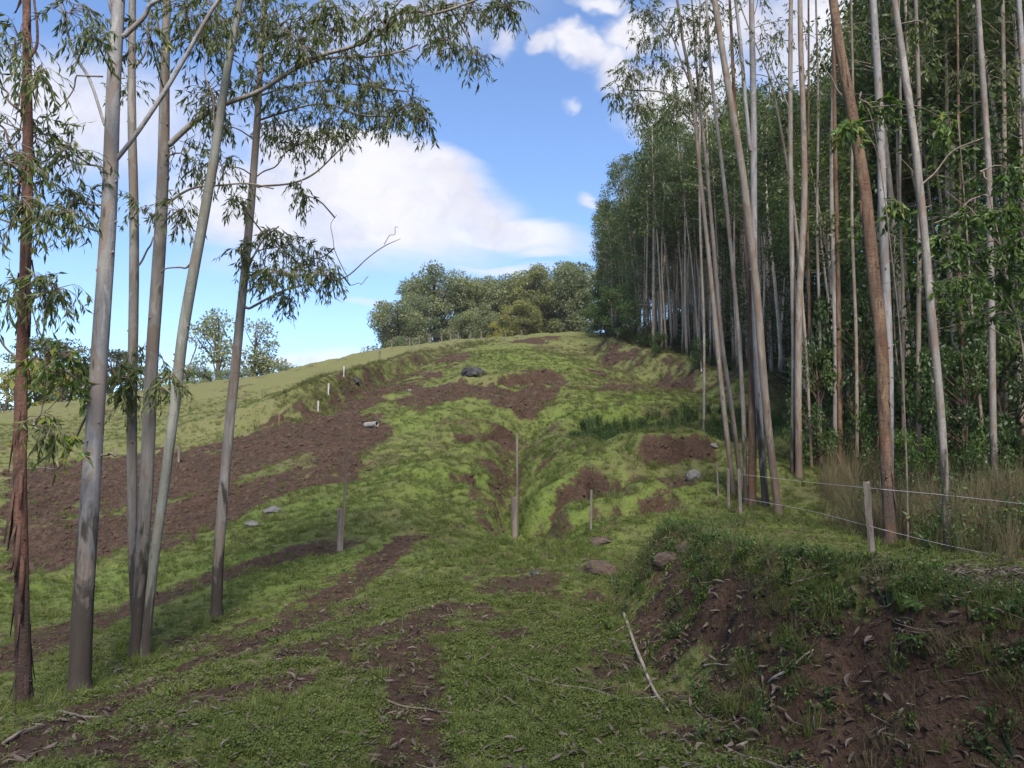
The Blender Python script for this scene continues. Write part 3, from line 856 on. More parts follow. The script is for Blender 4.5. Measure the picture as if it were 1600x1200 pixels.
def trace(pts, d, rng, wob=0.10, n=None):
    """pixel trace with widths -> smooth 3D line (x, y, z, radius) with real depth"""
    arr = []
    for k, p in enumerate(pts):
        u, v, w = p[:3]
        dd = d + (p[3] if len(p) > 3 else 0.0)
        q = P(u, v, dd)
        arr.append((*q, px_rad(w, dd, u)))
    arr = np.array(arr)
    out = catmull(arr, n or (10 * len(pts)))
    return out

def spray(mb_leaf, mb_twig, a, tip, rng, nleaf=11, L=(0.085, 0.14), Wr=0.21, droop=0.75, tint0=0.0, tint1=0.85):
    """a drooping twig with hanging leaves"""
    a = np.asarray(a); tip = np.asarray(tip)
    mid = (a + tip) / 2 + np.array((0, 0, 0.10)) * np.linalg.norm(tip - a)
    pts = catmull([a, mid, tip, tip + norm(tip - a + np.array((0, 0, -0.12))) * 0.16 + np.array((0, 0, -0.07))], 7)
    tube(mb_twig, pts, np.linspace(0.0045, 0.0016, 7), 3, cap=False)
    t = rng.uniform(0.30, 1.0, nleaf) ** 0.7
    idx = t * 6
    i0 = np.minimum(idx.astype(int), 5); fr = (idx - i0)[:, None]
    base = pts[i0] * (1 - fr) + pts[i0 + 1] * fr
    out = norm(pts[-1] - pts[0])
    d = out[None] * 0.45 + np.array((0, 0, -droop))[None] + rng.normal(size=(nleaf, 3)) * 0.42
    ln = rng.uniform(L[0], L[1], nleaf)
    leaves(mb_leaf, base, d, ln, ln * Wr, rng, rng.uniform(tint0, tint1, nleaf) + (rng.random(nleaf) < 0.05) * 0.3, norm(rng.normal(size=(nleaf, 3))))

TREE_FOOT = []
def tree_traced(name, label, bark, trunk, branches=(), clusters=(), leaf='leaf_near', seed=1, d=None, cat='tree', group=None,
                over=0, extend=5.0, bumpy=0.06, leaf_L=(0.07, 0.118), leaf_W=0.21, droop=0.75, sides=14, peel=0, base_uv=None, broad=()):
    rng = np.random.default_rng(seed)
    g = ground_hit(*(base_uv or trunk[0][:2]))
    if d is None: d = g[1]
    else:
        a, _ = ray(*trunk[0][:2])
        g = np.array((a * d, d, float(H(np.array([a * d]), np.array([d]))[0])))
    line = trace(trunk, d, rng, n=max(28, 9 * len(trunk)))
    if base_uv is None: line[0, :3] = g
    # sink the foot, flare it, carry the stem on above the picture
    foot = line[0].copy(); foot[2] = min(foot[2], g[2]) - 0.35; foot[3] *= 1.7
    line[0, 3] *= 1.32; line[1, 3] *= 1.10; TREE_FOOT.append((g[0], g[1], line[0, 3]))
    dirv = norm(line[-1, :3] - line[-6, :3])
    ext = []
    for k in range(1, 8):
        s = k / 7
        ext.append((*(line[-1, :3] + dirv * extend * s + rng.normal(size=3) * 0.06 * s), max(0.012, line[-1, 3] * (1 - 0.85 * s))))
    line = np.vstack([foot, line, ext])
    line[2:-8, :3] += catmull(rng.normal(size=(6, 3)) * 0.012, len(line) - 10)
    root = empty(name, g)
    tag(root, label, cat, group)
    mb = MB()
    tube(mb, line[:, :3], line[:, 3], sides, bumpy, seed)
    # knots and stubs of shed branches
    for k in range(9):
        i = rng.integers(4, len(line) - 9)
        dv = norm(np.array((rng.normal(), -abs(rng.normal()) * 0.6, 0.35)))
        p0 = line[i, :3]; r = line[i, 3]
        tube(mb, np.array([p0, p0 + dv * (r * 1.05), p0 + dv * (r * 1.35)]), [r * 0.3, r * 0.22, r * 0.10], 6)
    link('trunk', mb.mesh('trunk', M[bark], origin=g), root)
    if peel:
        for k in range(peel):
            i = rng.integers(3, len(line) - 10)
            p0 = line[i, :3]; r = line[i, 3]
            a = rng.uniform(0, 2 * math.pi)
            o = np.array((math.cos(a), math.sin(a), 0)) * r * 1.03
            o2 = np.array((math.cos(a), math.sin(a), 0)) * (r * 1.03 + rng.uniform(0.01, 0.05))
            ln = rng.uniform(0.12, 0.5); wd = rng.uniform(0.008, 0.022)
            sd = np.array((-math.sin(a), math.cos(a), 0)) * wd
            m2 = MB()
            V = [p0 + o - sd, p0 + o + sd, p0 + (o + o2) / 2 + sd - np.array((0, 0, ln * .5)), p0 + (o + o2) / 2 - sd - np.array((0, 0, ln * .5)),
                 p0 + o2 * 1.1 + sd * 0.3 - np.array((0, 0, ln)), p0 + o2 * 1.1 - sd * 0.3 - np.array((0, 0, ln))]
            V = V + [q * 1.0 + np.array((math.cos(a), math.sin(a), 0)) * 0.003 for q in V]
            m2.add(V, None, [(0, 1, 2, 3), (3, 2, 4, 5), (7, 6, 9, 8), (8, 9, 11, 10), (0, 3, 9, 6), (3, 5, 11, 9), (2, 1, 7, 8), (4, 2, 8, 10), (5, 4, 10, 11), (1, 0, 6, 7)])
            link('bark_strip', m2.mesh('bark_strip', M['bark_red' if bark != 'bark_brown' else 'bark_brown'], origin=g), root)
    samples = [line[len(line) // 3:, :3]]
    for br in branches:
        bl = trace(br, d, rng, n=max(12, 7 * len(br)))
        bl[1:, :3] += catmull(np.vstack([np.zeros(3), rng.normal(size=(4, 3)) * 0.025]), len(bl) - 1)
        # root the branch inside its stem
        k = int(np.argmin(np.linalg.norm(line[:, :3] - bl[0, :3], axis=1)))
        bl = np.vstack([(*(line[k, :3] * 0.7 + bl[0, :3] * 0.3), bl[0, 3]), bl]) if np.linalg.norm(line[k, :3] - bl[0, :3]) < 0.5 else bl
        m2 = MB()
        tube(m2, bl[:, :3], bl[:, 3], 8, 0.08, seed + 3)
        link('branch', m2.mesh('branch', M[bark if br[0][2] >= 7 else 'twig'], origin=g), root)
        samples.append(bl[2:, :3])
    mt, ml = MB(), MB()
    cl = [(*c, True) for c in clusters]
    # crown carried on above the picture
    for k in range(over):
        s = rng.uniform(0.15, 1.0)
        c = line[-8, :3] + dirv * extend * s + np.array((rng.normal() * 0.9, rng.normal() * 0.9, rng.normal() * 0.3))
        cl.append((c, 0.55, 0.4, 12, False))
    S = np.concatenate(samples)
    for c in cl:
        if c[-1]:
            u, v, ru, rv, n = c[:5]; n = int(n * 2.8)
            dd = d + rng.normal() * 0.45
            cen = P(u, v, dd); rx, rz = ru / FPX * dd, rv / FPX * dd
        else:
            cen, rx, rz, n = c[0], c[1], c[2], c[3]
        dist = np.linalg.norm((S - cen) * np.array((1, 1, 1.3)), axis=1) + 0.25 * np.maximum(0, S[:, 2] - cen[2])
        k = int(np.argmin(dist))
        a = S[k]
        m_ = (a + cen) / 2 + np.array((0, 0, 0.08 * np.linalg.norm(cen - a))) + rng.normal(size=3) * 0.04
        end = cen + norm(cen - a) * rx * 0.55
        limb = catmull([a, m_, cen, end], 9)
        tube(mt, limb, np.linspace(0.011, 0.0035, 9), 5, cap=False)
        q = rng.normal(size=(n, 3)); q = q / np.linalg.norm(q, axis=1, keepdims=True) * rng.random((n, 1)) ** 0.45
        tips = cen + q * np.array((rx, max(0.25, (rx + rz) * 0.45), rz))
        for tp in tips:
            kk = int(np.argmin(np.linalg.norm(limb[2:] - tp, axis=1))) + 2
            spray(ml, mt, limb[kk], tp, rng, rng.integers(9, 14), leaf_L, leaf_W, droop)
    if broad:
        mw = MB()
        for u, v, ru, rv, n in broad:
            cen = P(u, v, d - 0.25 + rng.normal() * 0.1); rx, rz = ru / FPX * d, rv / FPX * d
            a = S[int(np.argmin(np.linalg.norm((S - cen) * np.array((1, 1, 0.6)), axis=1)))]
            limb = catmull([a, (a + cen) / 2 + np.array((0, 0, -0.06)), cen], 8)
            tube(mt, limb, np.linspace(0.008, 0.003, 8), 4, cap=False)
            q = rng.normal(size=(n, 3)); q = q / np.linalg.norm(q, axis=1, keepdims=True) * rng.random((n, 1)) ** 0.45
            for tp in cen + q * np.array((rx, 0.2, rz)):
                spray(mw, mt, limb[int(np.argmin(np.linalg.norm(limb[3:] - tp, axis=1))) + 3], tp, rng, rng.integers(8, 13), (0.07, 0.12), 0.36, 0.4, 0.2, 1.0)
        tag(link('low_foliage', mw.mesh('low_foliage', M['leaf_broad'], False, origin=g), root), 'yellow-green broad leaves low on the stem', None, None, 'stuff')
    if ml.n:
        tag(link('twigs', mt.mesh('twigs', M['twig'], origin=g), root), None, None, None, 'stuff')
        tag(link('crown', ml.mesh('crown', M[leaf], False, origin=g), root), None, None, None, 'stuff')
    return root, line

# six tall trees in the left foreground
tree_traced('eucalyptus_tree', 'dark reddish-brown slim tree with peeling bark strips, leftmost of the foreground trees', 'bark_red',
    [(42, 1108, 33), (40, 950, 29), (37, 700, 26), (40, 450, 25), (41, 220, 22), (40, 60, 19), (38, -120, 15)],
    [[(46, 95, 8), (54, 45, 6), (58, -30, 5)], [(32, 175, 6), (10, 145, 5), (-20, 120, 4)], [(33, 255, 7), (0, 200, 5), (-40, 185, 4)],
     [(34, 560, 6), (12, 545, 5), (-30, 520, 4)], [(36, 290, 5), (0, 265, 4, 0.3), (-50, 250, 3, 0.4)], [(45, 660, 4), (70, 640, 3), (92, 600, 2)]],
    [(20, 70, 60, 50, 9), (60, 120, 45, 40, 7), (10, 255, 60, 50, 10), (35, 320, 55, 45, 10), (95, 335, 45, 40, 8), (10, 470, 50, 45, 8), (80, 455, 45, 38, 10),
     (-60, 150, 60, 80, 8), (-60, 350, 60, 80, 8), (75, 675, 40, 30, 5)],
    seed=11, over=10, peel=46, bumpy=0.10)
tree_traced('eucalyptus_tree', 'thickest smooth silver-grey trunk in the left foreground, forking near the top', 'bark_white',
    [(125, 1087, 46), (131, 950, 43), (141, 800, 40), (150, 650, 37), (160, 480, 35), (170, 320, 33), (178, 180, 31), (184, 60, 29), (190, -80, 24)],
    [[(172, 262, 11), (205, 215, 10), (265, 130, 10), (310, 65, 9), (356, -5, 8), (390, -60, 7)], [(196, 55, 12), (225, 22, 10), (262, -5, 9), (300, -60, 7)],
     [(163, 195, 7), (140, 120, 7), (108, 55, 6), (88, -20, 5)], [(160, 262, 5), (110, 240, 4), (60, 215, 4), (-10, 185, 3)],
     [(178, 60, 9), (172, 15, 8), (165, -60, 7)], [(155, 362, 5), (115, 352, 4), (75, 345, 3)], [(145, 604, 7), (110, 585, 5), (75, 545, 4), (55, 505, 3), (48, 450, 2)],
     [(140, 640, 5), (95, 725, 4, 0.2), (55, 733, 3, 0.3), (20, 735, 3, 0.3)], [(168, 710, 6), (178, 708, 5), (180, 706, 4)], [(120, 118, 4), (100, 160, 3), (62, 205, 2)]],
    [(110, 20, 55, 40, 8), (150, 60, 45, 35, 7), (110, 235, 45, 40, 9), (60, 265, 55, 40, 10), (120, 310, 40, 35, 8), (40, 205, 45, 40, 8), (95, 555, 45, 28, 7), (60, 450, 40, 30, 6)],
    seed=12, over=14, bumpy=0.015, sides=18, broad=[(95, 552, 38, 22, 9), (75, 585, 30, 20, 6), (118, 600, 26, 20, 6), (100, 680, 30, 14, 5), (62, 650, 22, 16, 4), (60, 560, 24, 20, 4)])
tree_traced('eucalyptus_tree', 'slim pale trunk standing straight behind the forked silver-grey trunk', 'bark_pale',
    [(210, 1000, 17), (206, 880, 18), (205, 700, 20), (207, 500, 20), (208, 300, 19), (207, 120, 17), (206, -40, 14)],
    [[(212, 420, 5), (230, 395, 4), (245, 370, 3)], [(210, 110, 5), (228, 60, 4), (240, -10, 3)]],
    [(215, 330, 30, 30, 4), (200, 145, 30, 30, 5), (190, 590, 35, 30, 7), (225, 545, 30, 30, 5), (200, 620, 30, 25, 4)], seed=13, over=8, d=8.9, broad=[(190, 585, 26, 22, 7), (215, 605, 26, 22, 6), (238, 575, 28, 18, 6), (180, 620, 18, 14, 3), (262, 610, 16, 20, 4)])
tree_traced('eucalyptus_tree', 'grey trunk carrying a long branch that sweeps right across the sky', 'bark_pale',
    [(212, 1032, 25), (219, 900, 26), (231, 720, 27), (241, 540, 26), (248, 390, 26), (256, 220, 23), (259, 80, 19), (262, -60, 16)],
    [[(266, 225, 13), (300, 192, 12), (340, 165, 11), (400, 142, 10), (450, 112, 9), (490, 90, 9), (560, 72, 7), (640, 35, 6), (700, 18, 5), (770, -10, 4)],
     [(450, 112, 6), (520, 92, 5, 0.2), (600, 82, 4, 0.4), (660, 66, 3, 0.5)], [(560, 72, 5), (600, 40, 4, -0.2), (640, -10, 3, -0.4)],
     [(258, 320, 6), (300, 295, 5), (360, 292, 4), (430, 290, 3)], [(250, 60, 6), (243, 20, 5), (236, -40, 4)], [(263, 70, 5), (290, 30, 4), (320, -30, 3)]],
    [(320, 60, 45, 60, 16), (330, 150, 45, 50, 18), (390, 40, 45, 50, 20), (400, 120, 40, 35, 12), (450, 40, 50, 50, 24), (470, 75, 50, 45, 18), (520, 30, 50, 40, 24), (540, 100, 50, 35, 16),
     (590, 25, 45, 35, 16), (600, 85, 40, 25, 10), (650, 20, 45, 25, 12), (700, 65, 38, 30, 14), (745, 90, 24, 16, 7), (730, 20, 50, 25, 14), (790, 8, 36, 20, 12), (690, 10, 40, 25, 9),
     (235, 60, 40, 40, 8), (290, 20, 50, 40, 14), (300, 250, 35, 35, 9), (280, 330, 30, 35, 8)],
    seed=14, over=14, d=8.25, bumpy=0.04, sides=16)
tree_traced('eucalyptus_tree', 'thin grey-green trunk leaning right, crossing in front of its neighbours', 'bark_green',
    [(229, 1026, 18), (240, 880, 19), (257, 740, 20), (277, 600, 22), (292, 490, 22), (318, 340, 21), (336, 230, 19), (354, 110, 16), (373, 0, 13), (388, -110, 10)],
    [[(300, 412, 5), (275, 417, 4), (258, 422, 3)], [(335, 195, 4), (325, 120, 3), (318, 60, 2)], [(289, 520, 3), (300, 560, 3), (270, 610, 2)]],
    [(340, 20, 40, 30, 8), (400, -20, 50, 30, 8), (265, 590, 25, 30, 4), (250, 610, 20, 20, 3)], seed=15, over=8, d=8.0)
tree_traced('eucalyptus_tree', 'slender pale trunk with rough dark base, rightmost of the left foreground trees', 'bark_pale',
    [(337, 970, 23), (342, 860, 21), (355, 700, 20), (370, 560, 19), (383, 430, 17), (392, 310, 16), (401, 180, 14), (406, 90, 12), (411, 0, 11), (414, -100, 9)],
    [[(404, 292, 5), (450, 282, 4), (490, 270, 4), (520, 245, 3), (556, 210, 2)], [(389, 482, 6), (420, 468, 5), (450, 456, 4), (500, 440, 3), (540, 428, 3), (575, 400, 2), (600, 382, 2), (622, 372, 1)],
     [(404, 188, 5), (460, 172, 4), (540, 170, 4), (610, 175, 3)], [(404, 150, 5), (470, 130, 4), (560, 132, 4), (640, 140, 3)], [(395, 280, 3), (425, 262, 3), (448, 240, 2)],
     [(382, 440, 4), (400, 400, 4), (430, 350, 3)], [(540, 428, 2), (562, 446, 1.5), (576, 438, 1.5)], [(600, 382, 1.5), (615, 362, 1.2), (620, 350, 1)], [(540, 428, 2), (522, 390, 1.5), (518, 360, 1.2), (526, 335, 1)]],
    [(430, 200, 40, 35, 14), (470, 225, 35, 35, 14), (510, 190, 45, 35, 18), (560, 165, 45, 30, 16), (500, 140, 45, 25, 12), (600, 185, 40, 25, 15), (635, 165, 35, 28, 14), (660, 185, 20, 22, 8),
     (585, 135, 45, 20, 12), (520, 215, 25, 20, 8), (440, 150, 40, 30, 12), (475, 305, 14, 14, 4), (465, 290, 10, 14, 3),
     (400, 425, 35, 22, 9), (440, 385, 35, 25, 12), (440, 430, 45, 25, 16), (485, 405, 35, 28, 15), (510, 430, 32, 20, 12), (450, 465, 30, 14, 7), (380, 400, 25, 25, 6), (420, 360, 24, 20, 6),
     (350, 260, 30, 30, 8), (370, 310, 25, 30, 6), (340, 200, 35, 30, 8)],
    seed=16, over=8, bumpy=0.07)

# tall stems at the edge of the plantation, right
NEAR_R = [
 ('grey trunk leaning left, frontmost of the tight clump behind the wire fence', 'bark_forest', [(1216, 806, 15), (1203, 690, 15), (1190, 560, 16), (1178, 430, 16), (1160, 270, 15), (1140, 140, 14), (1118, 0, 12), (1100, -110, 10)], None, [], [(1130, 20, 30, 25, 4)], 'bark_forest'),
 ('smooth pale trunk rising straight in the clump, lighter than its neighbours', 'bark_white', [(1196, 797, 14), (1186, 650, 14), (1180, 480, 14), (1178, 300, 14), (1177, 140, 13), (1175, 0, 11), (1174, -100, 9)], None, [[(1172, 235, 9), (1164, 150, 8), (1156, 70, 8), (1148, -20, 7)]], [(1200, 60, 30, 40, 7), (1215, 130, 30, 30, 5), (1150, 100, 25, 25, 4)], None),
 ('rough brown trunk in the middle of the right clump', 'bark_brown', [(1176, 792, 17), (1176, 680, 16), (1174, 560, 13), (1170, 430, 11), (1160, 300, 9), (1150, 180, 8), (1142, 40, 6)], None, [], [(1130, 160, 25, 30, 4)], None),
 ('thin stem leaning left whose top bears a hanging mass of dark leaves', 'bark_forest', [(1147, 776, 10), (1134, 650, 10), (1118, 500, 9), (1104, 370, 8), (1090, 240, 8), (1078, 130, 7), (1066, 50, 6)], None,
   [[(1078, 130, 4), (1050, 60, 3), (1020, 20, 3)], [(1090, 200, 4), (1040, 150, 3), (980, 140, 3)]],
   [(1020, 60, 38, 36, 18), (985, 115, 34, 34, 20), (1000, 165, 34, 20, 14), (1045, 110, 38, 34, 20), (1065, 160, 30, 20, 10), (1010, 20, 30, 24, 12), (1060, 30, 36, 30, 16), (965, 150, 18, 20, 8), (1090, 60, 24, 40, 10), (1100, 110, 20, 30, 7), (1050, 185, 28, 12, 6)], None),
 ('slim crooked stem beside the leaf-hung one, leaning left at the clump edge', 'bark_forest', [(1159, 765, 9), (1145, 640, 9), (1128, 520, 8), (1117, 400, 8), (1108, 300, 7), (1098, 200, 6), (1088, 100, 5), (1082, 20, 4)], None, [], [(1110, 30, 26, 30, 8), (1100, 145, 20, 24, 5)], None),
 ('thin straight stem standing just inside the right clump', 'bark_pale', [(1166, 790, 9), (1160, 640, 9), (1150, 480, 8), (1133, 300, 8), (1118, 170, 7), (1108, 60, 6), (1100, -60, 5)], None, [], [(1130, 60, 24, 26, 5)], None),
 ('straight pale stem just right of the leaning clump', 'bark_pale', [(1240, 742, 10), (1239, 560, 10), (1237, 380, 10), (1236, 200, 10), (1235, 60, 9), (1235, -60, 8)], None, [[(1236, 180, 3), (1215, 120, 3), (1195, 80, 2)]], [(1215, 60, 24, 30, 5), (1262, 110, 24, 24, 4)], None),
 ('brown-footed trunk with a slight bow, second beyond the leaning clump', 'bark_forest', [(1248, 748, 14), (1247, 620, 14), (1249, 480, 14), (1256, 330, 13), (1255, 200, 12), (1251, 60, 11), (1250, -60, 9)], None, [], [(1275, 60, 24, 30, 5), (1280, 150, 24, 20, 4)], None),
 ('crooked thin stem bending sharply left above shrubs', 'bark_forest', [(1268, 735, 6), (1262, 600, 6), (1252, 450, 6), (1240, 320, 6), (1222, 210, 5), (1205, 130, 4), (1190, 90, 3)], None, [], [(1200, 90, 24, 22, 4)], None),
 ('pale stem with darker twin close behind the leaning brown tree', 'bark_pale', [(1304, 742, 10), (1305, 600, 10), (1303, 450, 10), (1300, 280, 9), (1302, 120, 9), (1304, -40, 7)], None, [], [(1330, 60, 24, 24, 4)], None),
 ('brown stem close beside a pale twin, left of the leaning brown tree', 'bark_brown', [(1313, 745, 9), (1312, 600, 9), (1310, 400, 9), (1304, 200, 8), (1302, 90, 7), (1300, -20, 6)], None, [], [], None),
 ('big leaning tree with flaking orange-brown bark beside the fence post', 'bark_brown', [(1388, 852, 25), (1387, 760, 25), (1384, 650, 26), (1379, 540, 26), (1366, 430, 26), (1352, 300, 25), (1332, 180, 23), (1312, 80, 21), (1299, -20, 18), (1290, -110, 15)], None,
   [[(1325, 160, 4), (1300, 120, 3), (1285, 90, 3)]], [(1370, 190, 16, 14, 3), (1320, 200, 14, 12, 2)], None),
 ('straight silver trunk directly behind the leaning brown tree', 'bark_white', [(1392, 800, 16), (1390, 650, 17), (1386, 480, 18), (1378, 300, 18), (1371, 130, 16), (1364, 0, 15), (1358, -110, 13)], 13.0, [], [(1400, 60, 24, 30, 4)], None),
 ('grey knotty trunk leaning left beyond the fence wires', 'bark_pale', [(1481, 864, 18), (1475, 740, 16), (1468, 620, 17), (1456, 470, 18), (1446, 340, 17), (1432, 210, 16), (1414, 90, 15), (1400, 0, 13), (1384, -110, 11)], None,
   [[(1440, 290, 4), (1480, 240, 3), (1530, 225, 3)]], [(1450, 40, 30, 30, 5)], None),
 ('straight stem between the two right leaning trees', 'bark_forest', [(1438, 764, 10), (1436, 600, 10), (1435, 420, 10), (1438, 230, 9), (1434, 90, 9), (1430, -40, 8)], None, [], [(1440, 90, 26, 30, 5)], None),
 ('straight silver-grey trunk standing in dry grass near the right edge', 'bark_pale', [(1554, 788, 15), (1552, 640, 15), (1550, 480, 15), (1545, 320, 14), (1537, 170, 14), (1529, 20, 12), (1524, -80, 11)], None,
   [[(1548, 300, 3), (1500, 330, 3), (1460, 350, 2)]], [(1500, 110, 30, 30, 6), (1570, 120, 26, 30, 5)], None),
 ('slim tan stem rising right of the silver-grey trunk in dry grass', 'bark_forest', [(1570, 748, 10), (1571, 560, 10), (1571, 380, 10), (1569, 200, 10), (1567, 40, 9), (1566, -60, 8)], None, [], [(1580, 60, 26, 30, 5)], None),
 ('pale trunk half cut off by the right edge of the picture', 'bark_white', [(1616, 770, 14), (1614, 560, 14), (1608, 350, 13), (1600, 180, 13), (1594, 40, 12), (1590, -60, 11)], None, [], [(1590, 180, 24, 40, 6)], None),
]
for q in [('very thin pale stem seen between the brown-footed trunk and the twin stems', 'bark_pale', 1282, 722, 1276, 6, 18.5), ('thin upright pale stem just left of the leaning brown tree', 'bark_forest', 1338, 735, 1330, 7, 17.5),
          ('slim grey stem right behind the silver trunk', 'bark_forest', 1412, 742, 1405, 7, 17.0), ('thin brown stem midway between the knotty trunk and dry-grass trunk', 'bark_brown', 1506, 752, 1496, 7, 16.0),
          ('narrow pale stem just left of the dry-grass trunk', 'bark_pale', 1532, 748, 1520, 6, 18.0), ('thin dark stem close right of the brown-footed trunk', 'bark_brown', 1262, 726, 1264, 6, 19.0),
          ('slim pale stem left of the leaning clump beyond the hollow', 'bark_pale', 1100, 700, 1092, 5, 24.0)]:
    lab_, bk_, ub, vb, ut, w_, d_ = q
    NEAR_R.append((lab_, bk_, [(ub, vb, w_ * 1.1), (ub * 0.75 + ut * 0.25 + 2, vb - 190, w_), (ub * 0.5 + ut * 0.5 - 2, vb - 380, w_ * 0.95), (ub * 0.25 + ut * 0.75, vb - 560, w_ * 0.8), (ut, vb - 740, w_ * 0.65)], d_, [], [], None))
NEAR_XY = []
for k, (lab, bk, tr, dd, brs, cls, lf) in enumerate(NEAR_R):
    r_, ln_ = tree_traced('eucalyptus_tree', lab, bk, tr, brs, cls, 'leaf_near', 40 + k, dd, over=9, extend=5.5, bumpy=0.08 if bk == 'bark_brown' else 0.03, leaf_L=(0.085, 0.145), sides=14 if bk == 'bark_brown' else 11, peel=16 if bk == 'bark_brown' and tr[0][2] > 20 else 0)
    NEAR_XY.append((r_.location[0], r_.location[1]))

# ------------------------------------------------------------------ plantation trees (shared meshes)
def plantation_meshes(seed, Ht=19.0, start=0.50, r0=0.115, nb=46, per=58, leaf_len=(0.16, 0.30), spread=1.5, deadtw=16):
    rng = np.random.default_rng(seed)
    z = np.linspace(0, Ht, 26)
    bend = rng.normal(size=2) * 0.45; b2 = rng.normal(size=2) * 0.35; ph = rng.uniform(0, 6.3, 2)
    pts = np.stack([bend[0] * (z / Ht) ** 1.6 + b2[0] * np.sin(z / Ht * 4 + ph[0]) * (z / Ht), bend[1] * (z / Ht) ** 1.6 + b2[1] * np.sin(z / Ht * 4 + ph[1]) * (z / Ht), z], -1)
    rad = 0.82 * r0 * (1 - 0.82 * (z / Ht) ** 1.1)
    pts0 = pts.copy(); pts0[0, 2] = -0.4
    mt, ml = MB(), MB()
    tube(mt, pts0, rad, 9, 0.03, seed)
    def at(zv):
        return np.array([np.interp(zv, z, pts[:, 0]), np.interp(zv, z, pts[:, 1]), zv])
    for k in range(deadtw):
        zv = rng.uniform(0.10, start + 0.1) * Ht
        a = rng.uniform(0, 6.283); ln = rng.uniform(0.4, 1.6)
        p0 = at(zv); dv = np.array((math.cos(a), math.sin(a), rng.uniform(-0.1, 0.5)))
        tube(mt, catmull([p0, p0 + dv * ln * 0.5 + np.array((0, 0, 0.05)), p0 + dv * ln + np.array((0, 0, rng.uniform(-0.1, 0.2)))], 5), np.linspace(0.012, 0.004, 5), 3, cap=False)
    for k in range(nb):
        s = rng.random() ** 0.85
        zv = (start + (1.0 - start) * s) * Ht * 0.985
        env = spread * (0.35 + 0.9 * math.sin(math.pi * min(1, 0.18 + 0.80 * s)) ** 0.9)
        a = rng.uniform(0, 6.283); ln = env * rng.uniform(0.35, 1.1)
        p0 = at(zv)
        dv = np.array((math.cos(a), math.sin(a), rng.uniform(0.15, 0.8)))
        tip = p0 + dv * ln
        br = catmull([p0, p0 + dv * ln * 0.5, tip + np.array((0, 0, -0.08))], 5)
        tube(mt, br, np.linspace(0.022 * (1 - 0.5 * s), 0.005, 5), 4, cap=False)
        n = int(per * rng.uniform(0.6, 1.3))
        q = rng.normal(size=(n, 3)); q = q / np.linalg.norm(q, axis=1, keepdims=True) * rng.random((n, 1)) ** 0.4
        cr = rng.uniform(0.42, 0.80)
        base = tip - dv * 0.15 * ln + q * np.array((cr, cr, cr * 0.8))
        dl = rng.normal(size=(n, 3)) * 0.5 + np.array((0, 0, -0.75)) + q * 0.35
        L = rng.uniform(*leaf_len, n)
        leaves_simple(ml, base, dl, L, L * 0.34, rng, np.clip(rng.uniform(0, 0.75) * 0.6 + rng.random(n) * 0.4 + 0.15 * (s - 0.5), 0, 1), norm(rng.normal(size=(n, 3))))
    return mt.mesh('trunk', M['bark_stand']), ml.mesh('crown', M['leaf_forest'], False)

PLANT = [plantation_meshes(200 + k, Ht=h, start=st, r0=r) for k, (h, st, r) in enumerate(
    [(18.5, 0.57, 0.115), (19.5, 0.54, 0.125), (17.5, 0.60, 0.10), (19.0, 0.52, 0.12), (16.5, 0.56, 0.095), (20.0, 0.59, 0.135), (17.0, 0.50, 0.085)])]
EDGE_LOW = [plantation_meshes(230 + k, Ht=h, start=st, r0=r, nb=60, per=60, spread=1.5, deadtw=8) for k, (h, st, r) in enumerate([(15.0, 0.22, 0.09), (13.5, 0.16, 0.08), (16.0, 0.30, 0.09)])]

rngp = np.random.default_rng(5)
cand = []
for yy_ in np.arange(15.5, 118, 1.85):
    for k in range(0, 26):
        e = float(np.interp(yy_, EDGE_Y, EDGE_X))
        x = e + 0.5 + k * 1.75 + rngp.uniform(-0.45, 0.45); y = yy_ + rngp.uniform(-0.5, 0.5)
        if x > 0.76 * y + 3.0: continue
        if min((x - q[0]) ** 2 + (y - q[1]) ** 2 for q in NEAR_XY) < 1.1: continue
        if y < 20 and x < 8: continue
        # how much wood stands between this stem and the camera
        depth = x - np.interp(y * (e / max(x, e)) + 0.0, EDGE_Y, EDGE_X)
        cand.append((k * 1.0 + 0.02 * y, x, y, k))
cand.sort()
INDIV, REST = cand[:230], cand[230:760]
cand_xy = np.array([(c[1], c[2]) for c in cand]); cand_z = H(cand_xy[:, 0], cand_xy[:, 1])
def stand_scale(x, y, zb, rng):
    u = 800 + FPX * x / y
    s = rng.uniform(0.88, 1.12) * np.interp(y, [40, 62, 86, 118], [1.0, 0.97, 0.80, 0.7])
    top = CZ + np.interp(u, [900, 1000, 1330, 1400], [0.47, 0.50, 0.49, 0.9]) * y     # the stand is younger on this side
    return min(s, max(0.45, (top - zb) / 18.5 * rng.uniform(0.88, 1.05)))
for i, (s_, x, y, k) in enumerate(INDIV):
    var = PLANT[rngp.integers(0, len(PLANT))]
    if k <= 1 and y > 60 and rngp.random() < 0.45: var = EDGE_LOW[rngp.integers(0, 3)]
    root = empty('plantation_eucalyptus', (x, y, cand_z[i]))
    sc_ = stand_scale(x, y, cand_z[i], rngp); root.scale = (max(sc_, 0.75) * rngp.uniform(0.85, 1.2),) * 2 + (sc_,)
    root.rotation_euler = (rngp.normal() * 0.022, rngp.normal() * 0.022 - (0.03 if k == 0 else 0), rngp.uniform(0, 6.283))
    if k == 0:
        tag(root, 'slender pale eucalyptus in the front row of the plantation on the slope', 'tree', 'front row of the plantation')
    else:
        tag(root, 'slender eucalyptus deep among the many stems of the dark plantation', 'tree', 'inner rows of the plantation')
    link('trunk', var[0], root)
    tag(link('crown', var[1], root), None, None, None, 'stuff')

